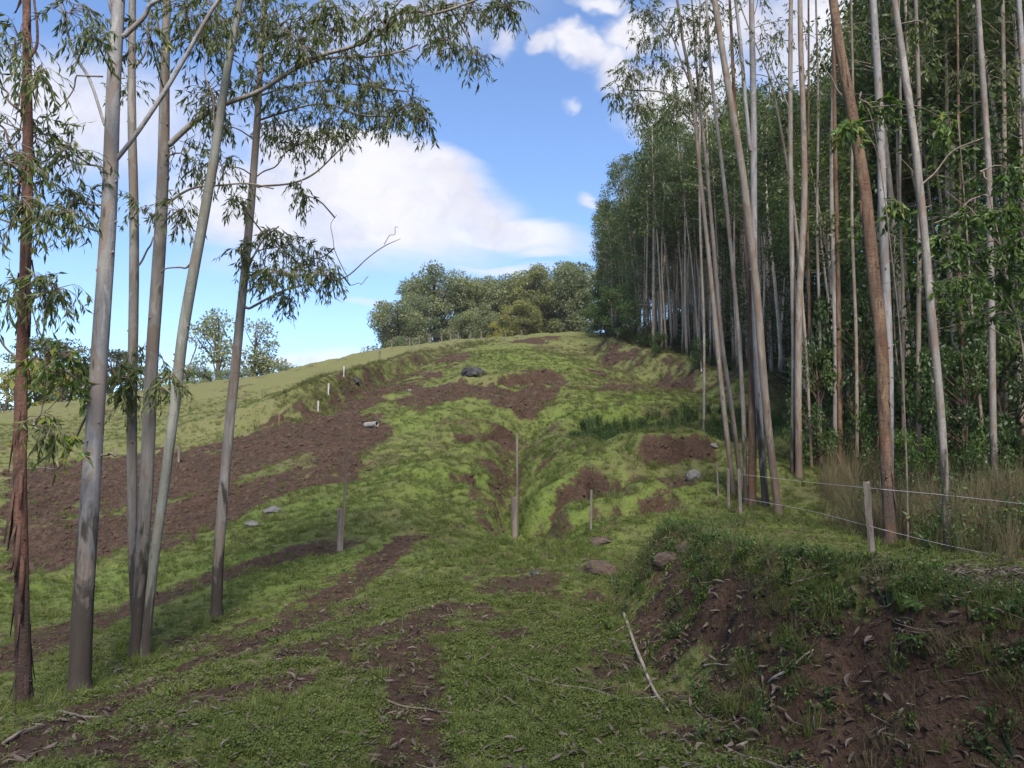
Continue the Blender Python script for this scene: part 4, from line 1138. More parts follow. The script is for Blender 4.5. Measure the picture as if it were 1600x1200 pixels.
# ------------------------------------------------------------------ scattering
def template(meshes, name):
    c = bpy.data.collections.new(name)
    for k, me in enumerate(meshes):
        c.objects.link(bpy.data.objects.new(name + '_piece_%02d' % k, me))
    return c

def scatter(name, pts, rot, scl, idx, tint, coll, label, cat=None):
    me = bpy.data.meshes.new(name)
    n = len(pts)
    me.vertices.add(n); me.vertices.foreach_set('co', np.asarray(pts, np.float32).ravel())
    a = me.attributes.new('rot', 'FLOAT_VECTOR', 'POINT'); a.data.foreach_set('vector', np.asarray(rot, np.float32).ravel())
    a = me.attributes.new('scl', 'FLOAT_VECTOR', 'POINT')
    scl = np.asarray(scl, np.float32)
    if scl.ndim == 1: scl = np.repeat(scl[:, None], 3, 1)
    a.data.foreach_set('vector', scl.ravel())
    a = me.attributes.new('idx', 'INT', 'POINT'); a.data.foreach_set('value', np.asarray(idx, np.int32))
    a = me.attributes.new('tint', 'FLOAT', 'POINT'); a.data.foreach_set('value', np.asarray(tint, np.float32))
    o = link(name, me)
    g = bpy.data.node_groups.new(name + '_scatter', 'GeometryNodeTree')
    g.interface.new_socket('Geometry', in_out='INPUT', socket_type='NodeSocketGeometry')
    g.interface.new_socket('Geometry', in_out='OUTPUT', socket_type='NodeSocketGeometry')
    N = g.nodes
    gi, go = N.new('NodeGroupInput'), N.new('NodeGroupOutput')
    ip = N.new('GeometryNodeInstanceOnPoints')
    ci = N.new('GeometryNodeCollectionInfo'); ci.inputs['Collection'].default_value = coll
    ci.inputs['Separate Children'].default_value = True; ci.inputs['Reset Children'].default_value = True
    def named(nm, ty):
        q = N.new('GeometryNodeInputNamedAttribute'); q.data_type = ty; q.inputs['Name'].default_value = nm
        return q.outputs[0]
    er = N.new('FunctionNodeEulerToRotation')
    L = g.links.new
    L(named('rot', 'FLOAT_VECTOR'), er.inputs[0])
    L(gi.outputs[0], ip.inputs['Points']); L(ci.outputs[0], ip.inputs['Instance'])
    ip.inputs['Pick Instance'].default_value = True
    L(named('idx', 'INT'), ip.inputs['Instance Index'])
    L(er.outputs[0], ip.inputs['Rotation']); L(named('scl', 'FLOAT_VECTOR'), ip.inputs['Scale'])
    L(ip.outputs[0], go.inputs[0])
    md = o.modifiers.new('scatter', 'NODES'); md.node_group = g
    tag(o, label, cat, None, 'stuff')
    return o

def blades(rng, n, h, spread, width, lean=0.5, tint=(0, 1)):
    mb = MB()
    a = rng.uniform(0, 6.283, n); r = spread * np.sqrt(rng.random(n))
    base = np.stack([r * np.cos(a), r * np.sin(a), np.full(n, -0.01)], -1)
    hh = rng.uniform(0.5, 1.0, n) * h
    ld = a + rng.normal(size=n) * 0.9
    ln = lean * rng.uniform(0.2, 1.2, n)
    dirx = np.stack([np.cos(ld), np.sin(ld), np.zeros(n)], -1)
    mid = base + dirx * (hh * ln * 0.35)[:, None] + np.array((0, 0, 1.0)) * (hh * 0.62)[:, None]
    tip = base + dirx * (hh * ln)[:, None] + np.array((0, 0, 1.0)) * (hh * (1 - 0.30 * np.minimum(ln, 1.5)))[:, None]
    side = np.stack([-np.sin(ld + 0.6), np.cos(ld + 0.6), np.zeros(n)], -1) * (width * rng.uniform(0.6, 1.2, n))[:, None] * 0.5
    V = np.stack([base - side, base + side, mid + side * 0.8, mid - side * 0.8, tip], 1).reshape(-1, 3)
    k = np.arange(n)[:, None] * 5
    mb.add(V, k + np.array([[3, 2, 4]]), k + np.array([[0, 1, 2, 3]]), np.repeat(rng.uniform(*tint, n), 5))
    return mb

rs = np.random.default_rng(77)
turf_meshes = [blades(rs, 24, 0.055, 0.05, 0.0045, 0.9).mesh('turf', M['grass'], False) for _ in range(3)]
turf_meshes += [blades(rs, 18, 0.09, 0.04, 0.0045, 0.8).mesh('turf', M['grass'], False) for _ in range(2)]
def clover(rng):
    mb = MB()
    n = 16
    a = rng.uniform(0, 6.283, n); r = 0.06 * np.sqrt(rng.random(n))
    base = np.stack([r * np.cos(a), r * np.sin(a), rng.uniform(0.01, 0.045, n)], -1)
    d = np.stack([np.cos(a), np.sin(a), rng.uniform(-0.2, 0.5, n)], -1) + rng.normal(size=(n, 3)) * 0.3
    leaves_simple(mb, base, d, rng.uniform(0.018, 0.034, n), rng.uniform(0.014, 0.024, n), rng, None, norm(rng.normal(size=(n, 3)) * 0.3 + np.array((0, 0, 1.0))))
    return mb
turf_meshes += [clover(rs).mesh('clover', M['grass'], False) for _ in range(3)]
turf_meshes += [blades(rs, 34, 0.17, 0.05, 0.005, 0.9, (0.3, 1.0)).mesh('tussock', M['grass'], False) for _ in range(2)]
TURF = template(turf_meshes, 'turf_tufts')

def polar(n, r0, r1, half, rng, a0=0.0):
    r = np.exp(rng.uniform(math.log(r0), math.log(r1), n)); a = a0 + rng.uniform(-half, half, n)
    return r * np.sin(a), r * np.cos(a)

def grounded(x, y, soil=None):
    return np.stack([x, y, H(x, y, soil)], -1)

# turf
x, y = polar(230000, 2.4, 62, math.radians(44), rs)
s = soil_mask(x, y)
patch = fbm(x * 1.7, y * 1.7, 3, 301)
keep = rs.random(len(x)) < np.clip((1.05 - s * 1.35) * np.clip(0.75 + 0.9 * patch, 0.25, 1), 0.07, 1)
x, y, s, patch = x[keep], y[keep], s[keep], patch[keep]
r = np.hypot(x, y)
fe = np.interp(y, EDGE_Y, EDGE_X)
pts = grounded(x, y, s)
n = len(x)
idx = rs.integers(0, 5, n)
idx = np.where(rs.random(n) < 0.42 * smooth(20, 6, r), rs.integers(5, 8, n), idx)
tus = rs.random(n) < 0.012 + 0.05 * smooth(0.35, 0.6, fbm(x * 0.9, y * 0.9, 3, 305))
idx = np.where(tus, rs.integers(8, 10, n), idx)
scl = (0.48 + 0.037 * r) * rs.uniform(0.6, 1.35, n)
drym = dry_mask(x, y); lush = lush_mask(x, y)
tint = np.clip(0.36 + 0.30 * patch + rs.normal(size=n) * (0.16 + 0.10 * smooth(10, 25, r)) + 0.34 * drym + 0.05 * lush * (1 - drym) + (tus * 0.2), 0, 1)
rot = np.stack([rs.normal(size=n) * 0.15, rs.normal(size=n) * 0.15, rs.uniform(0, 6.283, n)], -1)
sc3 = np.stack([scl, scl, scl * np.clip(1.05 - 0.006 * r, 0.6, 1)], -1)
for fx, fy, fr in TREE_FOOT:
    m = 46; a = rs.uniform(0, 6.283, m); q = fr * 1.05 + np.abs(rs.normal(size=m)) * 0.12
    gx_, gy_ = fx + q * np.cos(a), fy + q * np.sin(a)
    pts = np.vstack([pts, grounded(gx_, gy_)]); rot = np.vstack([rot, np.stack([rs.normal(size=m) * 0.2, rs.normal(size=m) * 0.2, rs.uniform(0, 6.283, m)], -1)])
    k_ = rs.uniform(0.5, 1.1, m); sc3 = np.vstack([sc3, np.stack([k_, k_, k_], -1)]); idx = np.append(idx, rs.choice([3, 4, 8, 9], m)); tint = np.append(tint, np.clip(rs.normal(size=m) * 0.2 + 0.5, 0, 1))
scatter('grass', pts, rot, sc3, idx, tint, TURF, 'short green and straw-coloured turf covering the slope', 'grass')

# fallen leaves
def fallen(rng):
    mb = MB()
    L = 0.105; W_ = 0.026
    t = np.linspace(0, 1, 5); wv = np.sin(np.pi * np.clip(t * 0.94 + 0.03, 0, 1)) ** 0.8 * W_ * 0.5
    cv = rng.uniform(-0.012, 0.012); curl = rng.uniform(0.002, 0.010)
    z = 0.006 + curl * np.sin(t * math.pi * rng.uniform(0.6, 1.2)); xx = (t - 0.5) * L; yv = cv * (t - 0.5) ** 2 * 8
    V = np.concatenate([np.stack([xx, yv - wv, z + wv * 0.5], -1), np.stack([xx, yv, z], -1), np.stack([xx, yv + wv, z + wv * 0.5], -1)])
    F = []
    for i in range(4):
        F += [(i, i + 1, 6 + i, 5 + i), (5 + i, 6 + i, 11 + i, 10 + i)]
    mb.add(V, None, F, rng.random())
    return mb
LITTER = template([fallen(rs).mesh('fallen_leaf', M['litter'], False) for _ in range(6)], 'fallen_leaves')
x, y = polar(34000, 2.4, 22, math.radians(44), rs)
f = np.interp(y, FOOT_Y, FOOT_X); t_ = np.interp(y, FOOT_Y, TOP_X)
s_b = (x - f) / (t_ - f)
dens = 0.16 + 0.85 * smooth(0.75, 1.05, s_b) * smooth(14, 9, y) + 0.5 * smooth(-0.5, 0.1, s_b) * smooth(0.9, 0.5, s_b) + 0.2 * smooth(-0.2, 0.5, fbm(x * 0.6, y * 0.6, 3, 311))
dens *= smooth(22, 9, np.hypot(x, y))
dens = np.maximum(dens, 0.5 * smooth(-0.5, 0.5, x - np.interp(y, EDGE_Y, EDGE_X)) * smooth(7, 9, y))
keep = rs.random(len(x)) < dens
x, y = x[keep], y[keep]
for fx, fy, fr in TREE_FOOT:
    m = 70; a = rs.uniform(0, 6.283, m); q = fr + np.abs(rs.normal(size=m)) * 0.28
    x = np.append(x, fx + q * np.cos(a)); y = np.append(y, fy + q * np.sin(a))
n = len(x)
p = grounded(x, y); p[:, 2] += 0.012 + 0.02 * rs.random(n)
rot = np.stack([rs.normal(size=n) * 0.35, rs.normal(size=n) * 0.35, rs.uniform(0, 6.283, n)], -1)
scatter('leaf_litter', p, rot, rs.uniform(0.35, 0.9, n), rs.integers(0, 6, n), rs.random(n) ** 1.5, LITTER, 'dry grey-brown leaves fallen over bank and track', 'leaf litter')

# clods of turned earth
def clod(rng):
    bm = bmesh.new()
    bmesh.ops.create_icosphere(bm, subdivisions=1, radius=1.0)
    for v in bm.verts:
        v.co = v.co * rng.uniform(0.6, 1.15); v.co.z *= 0.7
    me = bpy.data.meshes.new('clod'); bm.to_mesh(me); bm.free()
    me.materials.append(M['clod'])
    return me
CLOD = template([clod(rs) for _ in range(5)], 'earth_clods')
x, y = polar(130000, 3.0, 60, math.radians(42), rs)
s = soil_mask(x, y)
keep = (rs.random(len(x)) < smooth(0.45, 0.95, s) * np.where(np.hypot(x, y) > 13, 0.75, 0.30)) & (x < np.interp(y, EDGE_Y, EDGE_X) + 0.3)
x, y, s = x[keep], y[keep], s[keep]; n = len(x); r = np.hypot(x, y)
p = grounded(x, y, s)
size = (0.005 + 0.0017 * r) * np.exp(np.clip(rs.normal(size=n) * 0.5, -1.2, 0.85))
rot = rs.uniform(0, 6.283, (n, 3)) * np.array((0.15, 0.15, 1))
scatter('soil_clods', p, rot, size, rs.integers(0, 5, n), rs.random(n), CLOD, 'crumbly clods of ploughed reddish-brown earth', 'soil')

# undergrowth among the stems
def sprig(rng, n=70, h=0.9, spread=0.45, L=(0.06, 0.13), wr=0.5, stems=5, mat='leaf_shrub'):
    mb = MB()
    for k in range(stems):
        a = rng.uniform(0, 6.283); hh = h * rng.uniform(0.5, 1.0)
        tip = np.array((math.cos(a) * spread * rng.uniform(0.3, 1), math.sin(a) * spread * rng.uniform(0.3, 1), hh))
        pts = catmull([(0, 0, -0.05), tip * 0.55 + np.array((0, 0, 0.08)), tip], 5)
        tube(mb, pts, np.linspace(0.008, 0.003, 5), 3, cap=False, tint=0.1)
        m = n // stems
        i = rng.uniform(0.8, 4, m); i0 = np.minimum(i.astype(int), 3); fr = (i - i0)[:, None]
        base = pts[i0] * (1 - fr) + pts[i0 + 1] * fr + rng.normal(size=(m, 3)) * 0.05 * h
        d = rng.normal(size=(m, 3)) + np.array((0, 0, -0.1)) + norm(tip)[None] * 0.3
        ln = rng.uniform(*L, m)
        leaves(mb, base, d, ln, ln * wr, rng, rng.random(m), norm(rng.normal(size=(m, 3)) * 0.5 + np.array((0, 0, 1.0))))
    return mb
def fern(rng, fronds=9):
    mb = MB()
    for k in range(fronds):
        a = 6.283 * k / fronds + rng.normal() * 0.3; L = rng.uniform(0.3, 0.5)
        dv = np.array((math.cos(a), math.sin(a), 0))
        t = np.linspace(0, 1, 9)[:, None]
        pts = dv * L * t + np.array((0, 0, 1.0)) * (L * 0.75 * t - L * 0.62 * t ** 2)
        tube(mb, pts, 0.002, 3, cap=False)
        sd = np.array((-dv[1], dv[0], 0))
        for sgn in (-1, 1):
            m = 14
            tt = np.linspace(0.12, 0.98, m)
            base = np.stack([np.interp(tt, t[:, 0], pts[:, c]) for c in range(3)], -1)
            ln = 0.10 * np.sin(np.pi * (0.15 + 0.82 * tt)) * L / 0.4
            leaves_simple(mb, base, sgn * sd[None] + dv[None] * 0.45 + rng.normal(size=(m, 3)) * 0.06, ln, ln * 0.32, rng, rng.uniform(0.4, 0.9, m), np.tile(np.array((0, 0, 1.0)), (m, 1)))
    return mb
UNDER = template([sprig(rs).mesh('sprig', M['leaf_shrub'], False) for _ in range(4)] + [sprig(rs, 60, 1.3, 0.35, (0.05, 0.1), 0.4, 4).mesh('sprig', M['leaf_shrub'], False) for _ in range(2)], 'undergrowth_sprigs')
n = 9000
y = 9.5 + (112 - 9.5) * rs.random(n) ** 1.35
x = np.interp(y, EDGE_Y, EDGE_X) + 0.2 + rs.random(n) ** 1.1 * np.minimum(26, y * 0.8)
keep = (x < 0.78 * y + 2.5) & ~((y < 17) & (rs.random(n) < 0.8))
x, y = x[keep], y[keep]; n = len(x)
rot = np.stack([rs.normal(size=n) * 0.1, rs.normal(size=n) * 0.1, rs.uniform(0, 6.283, n)], -1)
depth = x - np.interp(y, EDGE_Y, EDGE_X)
scl = rs.uniform(0.5, 1.3, n) * (0.7 + 0.06 * np.minimum(depth, 25) + 1.6 * smooth(4, 9, depth) * smooth(25, 45, y))
scatter('undergrowth', grounded(x, y), rot, scl, rs.integers(0, 6, n), rs.random(n), UNDER, 'dark leafy undergrowth filling the plantation floor', 'undergrowth')

# weeds, ferns and hanging turf on the cut bank
WEED = template([fern(rs).mesh('fern', M['leaf_broad'], False), fern(rs, 7).mesh('fern', M['leaf_shrub'], False), sprig(rs, 40, 0.22, 0.16, (0.03, 0.06), 0.5, 5).mesh('weed', M['leaf_broad'], False),
                 sprig(rs, 36, 0.16, 0.2, (0.03, 0.055), 0.55, 6).mesh('weed', M['leaf_shrub'], False), blades(rs, 40, 0.32, 0.05, 0.006, 1.3).mesh('tuft', M['grass'], False), blades(rs, 40, 0.22, 0.08, 0.005, 1.5).mesh('tuft', M['grass'], False), blades(rs, 34, 0.30, 0.09, 0.005, 1.4).mesh('tuft', M['dry_grass'], False)], 'bank_plants')
n = 5200
y = 3.0 + 11 * rs.random(n) ** 1.3
f = np.interp(y, FOOT_Y, FOOT_X); t_ = np.interp(y, FOOT_Y, TOP_X)
sb = rs.uniform(-0.35, 1.9, n)
x = f + sb * (t_ - f)
cl = fbm(x * 1.4, y * 1.4, 3, 401)
keep = rs.random(n) < np.clip(smooth(-0.12, 0.32, cl + 0.22 * (sb > 0.85) + 0.18 * smooth(6, 9, y)), 0, 1) * np.where(sb < 0, 0.3, 0.75) * np.where((y < 6) & (sb < 0.8), 0.5, 1)
x, y, sb = x[keep], y[keep], sb[keep]; n = len(x)
rot = np.stack([rs.normal(size=n) * 0.25, -0.35 * (sb < 1) + rs.normal(size=n) * 0.25, rs.normal(size=n) * 2], -1)
idx = rs.choice([0, 1, 2, 3, 4, 5, 6], n, p=[0.006, 0.012, 0.10, 0.262, 0.17, 0.25, 0.20])
scatter('bank_weeds', grounded(x, y), rot, rs.uniform(0.3, 0.72, n) * np.where(idx < 2, 0.55, 1.0), idx, np.clip(rs.normal(size=n) * 0.22 + 0.30, 0, 1), WEED, 'weeds, ferns and grass tufts clinging to the cut bank', 'weeds')

# dry tall grass behind the wire fence
DRY = template([blades(rs, 30, 0.9, 0.10, 0.006, 0.55).mesh('dry_tuft', M['dry_grass'], False) for _ in range(3)] + [blades(rs, 18, 1.25, 0.14, 0.005, 0.4).mesh('dry_tuft', M['dry_grass'], False) for _ in range(2)], 'dry_tufts')
n = 6000
y = rs.uniform(8.2, 21, n); x = np.interp(y, [8.2, 12, 16, 21], [3.6, 4.6, 6.3, 9]) + rs.random(n) ** 0.8 * np.minimum(9, y * 0.62)
dd = fbm(x * 0.5, y * 0.5, 3, 411)
keep = (rs.random(n) < smooth(-0.25, 0.3, dd + 0.30 * smooth(5, 8, x) - 0.12)) & (x < 0.76 * y + 2)
x, y = x[keep], y[keep]; n = len(x)
rot = np.stack([rs.normal(size=n) * 0.18, rs.normal(size=n) * 0.18, rs.uniform(0, 6.283, n)], -1)
scatter('dry_grass', grounded(x, y), rot, rs.uniform(0.45, 1.1, n) * smooth(7, 11, y) + 0.12, rs.integers(0, 5, n), rs.random(n), DRY, 'tall straw-coloured grass behind the wire fence', 'dry grass')

# reeds in the hollow
REED = template([blades(rs, 40, 0.55, 0.16, 0.012, 0.6).mesh('reed', M['reed'], False) for _ in range(3)] + [sprig(rs, 50, 0.5, 0.25, (0.05, 0.1), 0.35, 5).mesh('reed', M['leaf_shrub'], False) for _ in range(2)], 'reed_tufts')
n = 2600
a = rs.uniform(0, 6.283, n); q = np.sqrt(rs.random(n)) * 0.98
x = 6.2 + 4.3 * q * np.cos(a); y = 27.0 + 3.4 * q * np.sin(a)
rot = np.stack([rs.normal(size=n) * 0.15, rs.normal(size=n) * 0.15, rs.uniform(0, 6.283, n)], -1)
scatter('reeds', grounded(x, y), rot, rs.uniform(0.6, 1.15, n), rs.integers(0, 5, n), rs.random(n), REED, 'dark green reeds and weeds filling the round hollow', 'reeds')

# coarse grass hanging on the terrace cut and the slope below the plantation
COARSE = template([blades(rs, 36, 0.28, 0.10, 0.009, 1.2).mesh('coarse_tuft', M['grass'], False) for _ in range(3)] + [blades(rs, 36, 0.24, 0.12, 0.009, 1.4).mesh('coarse_tuft', M['dry_grass'], False) for _ in range(3)], 'coarse_tufts')
xs_, ys_, bias = [], [], []
for line_, wd_, cnt, dryb in ((TERRACE, 1.0, 2200, 0.55), (FORESTCUT, 3.0, 3600, 0.6), (DITCH, 0.9, 1100, 0.15), ([(-9, 17), (-4, 22), (0, 28), (1, 38), (0, 52), (2, 70)], 4.5, 5200, 0.35), ([(3, 14), (4, 20), (4, 30)], 2.2, 1300, 0.3)):
    L_ = np.array(line_); tt = rs.random(cnt) * (len(L_) - 1); i0 = np.minimum(tt.astype(int), len(L_) - 2); fr = (tt - i0)[:, None]
    q = L_[i0] * (1 - fr) + L_[i0 + 1] * fr + rs.normal(size=(cnt, 2)) * wd_
    xs_.append(q[:, 0]); ys_.append(q[:, 1]); bias.append(np.full(cnt, dryb))
x, y, bias = np.concatenate(xs_), np.concatenate(ys_), np.concatenate(bias)
s = soil_mask(x, y)
keep = rs.random(len(x)) < 1.05 - s
x, y, bias, s = x[keep], y[keep], bias[keep], s[keep]; n = len(x)
rot = np.stack([rs.normal(size=n) * 0.3, rs.normal(size=n) * 0.3, rs.uniform(0, 6.283, n)], -1)
scatter('coarse_grass', grounded(x, y, s), rot, rs.uniform(0.5, 1.3, n) * np.where(bias < 0.31, 0.7, np.where(bias < 0.4, 0.55, 1.0)), np.where(rs.random(n) < bias, 3, 0) + rs.integers(0, 3, n), np.clip(rs.normal(size=n) * 0.22 + 0.36, 0, 1), COARSE, 'coarse half-dry grass hanging on the cut slopes', 'grass')

# the depth of the plantation, which reads as one dark mass
if REST:
    both = []
    for tm, cm in PLANT[:5]:
        me = bpy.data.meshes.new('plantation_stem')
        bm = bmesh.new(); bm.from_mesh(tm); n0 = len(bm.faces)
        bm.from_mesh(cm); bm.faces.ensure_lookup_table()
        for fi in range(n0, len(bm.faces)): bm.faces[fi].material_index = 1
        bm.to_mesh(me); bm.free()
        me.materials.append(M['bark_stand']); me.materials.append(M['leaf_forest'])
        both.append(me)
    WOOD = template(both, 'plantation_stems')
    p = np.array([(c[1], c[2], cand_z[230 + i]) for i, c in enumerate(REST)])
    back = np.array([(-8.5, -6.0), (-3.5, -8.5), (2.6, -7.2), (5.6, -6.6), (8.6, -5.0), (4.4, -10.5)])   # the stand goes on unseen behind the camera; stems added to shade foreground
    p = np.vstack([p, np.column_stack([back, H(back[:, 0], back[:, 1])])])
    n = len(p)
    rot = np.stack([rs.normal(size=n) * 0.02, rs.normal(size=n) * 0.02, rs.uniform(0, 6.283, n)], -1)
    scatter('plantation_wood', p, rot, np.array([stand_scale(q[0], q[1], q[2], rs) if q[1] > 0 else 0.95 for q in p]), rs.integers(0, 5, n), rs.random(n), WOOD, 'dark depth of the eucalyptus plantation behind the visible stems', 'wood')

# ------------------------------------------------------------------ trees on the skyline
def broad_tree_meshes(seed, leaf_mat, bark, clumps=42, per=150, leaf=0.42, open_=0.0, wid=0.42, trunk_frac=0.35, flat=False):
    """unit-height tree (1 m tall) with billowing clumps of foliage"""
    rng = np.random.default_rng(seed)
    mt, ml = MB(), MB()
    lean = rng.normal(size=2) * 0.03
    spine = catmull([(0, 0, -0.06), (lean[0], lean[1], 0.3), (lean[0] * 2, lean[1] * 2, 0.62), (lean[0] * 1.4, lean[1] * 1.4, 0.93)], 12)
    tube(mt, spine, np.linspace(0.024, 0.005, 12), 8, 0.08, seed)
    for k in range(clumps):
        s = rng.random()
        if flat:
            z = rng.choice([0.72, 0.82, 0.9, 0.96]) + rng.normal() * 0.01
            env = wid * (0.95 if z < 0.93 else 0.6); rr = env * math.sqrt(rng.random()); ch, cw = 0.022, 0.10
        else:
            z = trunk_frac + (0.95 - trunk_frac) * s
            env = wid * (0.45 + 0.62 * math.sin(math.pi * min(1.0, 0.22 + 0.66 * s)))
            rr = env * (rng.random() ** 0.5) * 0.86; cw = rng.uniform(0.07, 0.135) * (wid / 0.42) ** 0.5; ch = cw * rng.uniform(0.65, 0.95)
        a = rng.uniform(0, 6.283)
        c = np.array((math.cos(a) * rr, math.sin(a) * rr, z))
        zz_ = max(0.12, z - 0.18 - 0.25 * rr)
        p0 = np.array([np.interp(zz_, spine[:, 2], spine[:, 0]), np.interp(zz_, spine[:, 2], spine[:, 1]), zz_])
        tube(mt, catmull([p0, (p0 + c) / 2 + np.array((0, 0, -0.02)), c], 5), np.linspace(0.009, 0.002, 5), 4, cap=False)
        n = int(per * rng.uniform(0.7, 1.3))
        q = rng.normal(size=(n, 3)); q = q / np.linalg.norm(q, axis=1, keepdims=True)
        rad = rng.random((n, 1)) ** (0.28 if not flat else 0.5)
        base = c + q * rad * np.array((cw, cw, ch))
        d = q * 0.6 + rng.normal(size=(n, 3)) * 0.6 + np.array((0, 0, -0.25))
        L = rng.uniform(0.6, 1.2, n) * leaf * 0.05
        leaves_simple(ml, base, d, L, L * 0.55, rng, np.clip(rng.uniform(0.05, 0.6) + rng.normal(size=n) * 0.16, 0, 1), norm(q + rng.normal(size=(n, 3)) * 0.5))
    return mt.mesh('trunk', M[bark]), ml.mesh('crown', M[leaf_mat], False)

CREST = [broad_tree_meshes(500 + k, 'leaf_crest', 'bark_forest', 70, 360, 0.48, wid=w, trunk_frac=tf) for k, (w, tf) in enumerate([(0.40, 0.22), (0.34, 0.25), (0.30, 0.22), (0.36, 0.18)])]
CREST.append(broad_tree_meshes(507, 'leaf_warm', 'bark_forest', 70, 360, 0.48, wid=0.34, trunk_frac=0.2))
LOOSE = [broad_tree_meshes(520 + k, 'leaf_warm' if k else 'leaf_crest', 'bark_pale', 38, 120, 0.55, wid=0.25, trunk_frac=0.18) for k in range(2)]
ARAU = [broad_tree_meshes(540 + k, 'leaf_dark', 'bark_brown', 44, 90, 0.5, wid=0.34, flat=True) for k in range(2)]
BUSHY = [broad_tree_meshes(560 + k, mt_, 'bark_brown', 34, 170, 0.75, wid=0.55, trunk_frac=0.12) for k, mt_ in enumerate(['leaf_sunny', 'leaf_sunny', 'leaf_shrub', 'leaf_broad', 'leaf_crest'])]

def far_tree(name, label, var, u, vtop, d, rng, cat='tree', group=None, wide=1.0, base_v=None):
    top = P(u, vtop, d)
    zb = float(H(np.array([top[0]]), np.array([top[1]]))[0])
    h = max(1.0, (top[2] - zb) / 0.98)
    root = empty(name, (top[0], top[1], zb))
    root.scale = (h * wide, h * wide, h); root.rotation_euler = (0, 0, rng.uniform(0, 6.283))
    tag(root, label, cat, group)
    link('trunk', var[0], root)
    tag(link('crown', var[1], root), None, None, None, 'stuff')
    return root
rf = np.random.default_rng(99)
G_ = 'trees on the hill crest'
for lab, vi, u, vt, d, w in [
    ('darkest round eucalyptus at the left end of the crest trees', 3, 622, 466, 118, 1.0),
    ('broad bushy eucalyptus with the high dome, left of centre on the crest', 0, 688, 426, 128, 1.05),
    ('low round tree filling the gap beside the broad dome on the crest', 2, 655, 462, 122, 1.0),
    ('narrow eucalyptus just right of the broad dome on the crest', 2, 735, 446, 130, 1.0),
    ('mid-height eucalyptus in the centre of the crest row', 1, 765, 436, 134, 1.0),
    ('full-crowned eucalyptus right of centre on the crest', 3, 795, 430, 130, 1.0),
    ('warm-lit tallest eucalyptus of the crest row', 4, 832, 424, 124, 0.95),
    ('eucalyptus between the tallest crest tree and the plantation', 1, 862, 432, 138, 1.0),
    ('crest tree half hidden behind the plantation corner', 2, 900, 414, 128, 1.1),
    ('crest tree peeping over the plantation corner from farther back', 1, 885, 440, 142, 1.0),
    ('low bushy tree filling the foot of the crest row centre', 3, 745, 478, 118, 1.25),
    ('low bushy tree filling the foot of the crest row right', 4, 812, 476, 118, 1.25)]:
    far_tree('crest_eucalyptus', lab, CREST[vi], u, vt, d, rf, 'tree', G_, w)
far_tree('tall_eucalyptus', 'airy eucalyptus beyond the pasture, left of an airy pair', LOOSE[0], 340, 490, 112, rf, 'tree', 'airy pair beyond the pasture', 0.95)
far_tree('tall_eucalyptus', 'airy eucalyptus beyond the pasture, right of an airy pair', LOOSE[1], 402, 494, 112, rf, 'tree', 'airy pair beyond the pasture', 1.0)
for lab, var, nm, u, vt, d, w in [
    ('flat-topped umbrella pine above yellow bushes', ARAU[1], 'araucaria_tree', 84, 532, 100, 0.9),
    ('flat-topped dark tree seen between the left trunks', ARAU[0], 'araucaria_tree', 178, 550, 104, 0.9),
    ]:
    far_tree(nm, lab, var, u, vt, d, rf, 'tree', 'umbrella trees on the left horizon', w)
for lab, k, u, vt, d, w in [
    ('yellow-green sunlit bush at the extreme left horizon', 0, 8, 568, 84, 1.0),
    ('round sunlit bush beside the reddish trunk', 1, 66, 566, 82, 1.0),
    ('sunlit bush low on the horizon between the first two trunks', 0, 100, 580, 80, 1.1),
    ('dark green bush behind the forked silver trunk', 2, 125, 572, 84, 1.2),
    ('dark bush between the grouped grey trunks', 1, 232, 574, 84, 1.2),
    ('brownish bush under the airy pair, left', 4, 292, 570, 88, 1.1),
    ('brownish bush under the airy pair, right', 4, 322, 574, 88, 1.1),
    ('low grey-green bush where pasture meets sky near the airy pair', 4, 368, 574, 90, 1.2),
    ('low distant bush right of the airy pair', 4, 450, 568, 98, 1.3),
    ('small yellow-green round bush on the crest before the row of trees', 0, 772, 505, 92, 0.8)]:
    far_tree('bush', lab, BUSHY[k], u, vt, d, rf, 'bush', None, w)

# bushes along the foot of the plantation
def bush_at(label, u, v, hpx, k, wide=1.0, name='shrub', group=None):
    g = ground_hit(u, v)
    h = hpx / FPX * g[1]
    root = empty(name, g - np.array((0, 0, 0.05)))
    root.scale = (h * wide, h * wide, h); root.rotation_euler = (0, 0, rf.uniform(0, 6.283))
    tag(root, label, 'shrub', group)
    link('trunk', BUSHY[k][0], root); tag(link('crown', BUSHY[k][1], root), None, None, None, 'stuff')
bush_at('bright green bush at the far corner of the plantation', 938, 526, 66, 3, 0.9)
bush_at('dark bush tucked under the first plantation stems at the corner', 966, 532, 90, 2, 0.8)
bush_at('dark green bush directly behind the bright corner bush', 948, 523, 80, 2, 0.8)
bush_at('dark leafy bush between the first front-row stems', 992, 541, 75, 2, 0.9)
bush_at('low dark bush below pale stems midway along the plantation edge', 1030, 552, 34, 2, 1.2)
bush_at('leafy dark bush between the clump and the cut slope', 1095, 575, 48, 2, 0.9)
bush_at('tall leafy shrub with bright leaves left of the leaning brown tree', 1340, 745, 300, 2, 0.45)
bush_at('dark broad-leaved shrub behind the straight pale stem', 1275, 735, 200, 2, 0.55)
bush_at('low bright shrub right of the leaning brown tree', 1420, 780, 110, 3, 0.8)
bush_at('dense dark shrub between the knotty trunk and dry grass', 1505, 770, 240, 2, 0.6)
bush_at('dark shrub at the right edge behind dry grass', 1585, 765, 280, 2, 0.6)
bush_at('mid-height leafy shrub behind the knotty grey trunk', 1455, 740, 190, 2, 0.6)

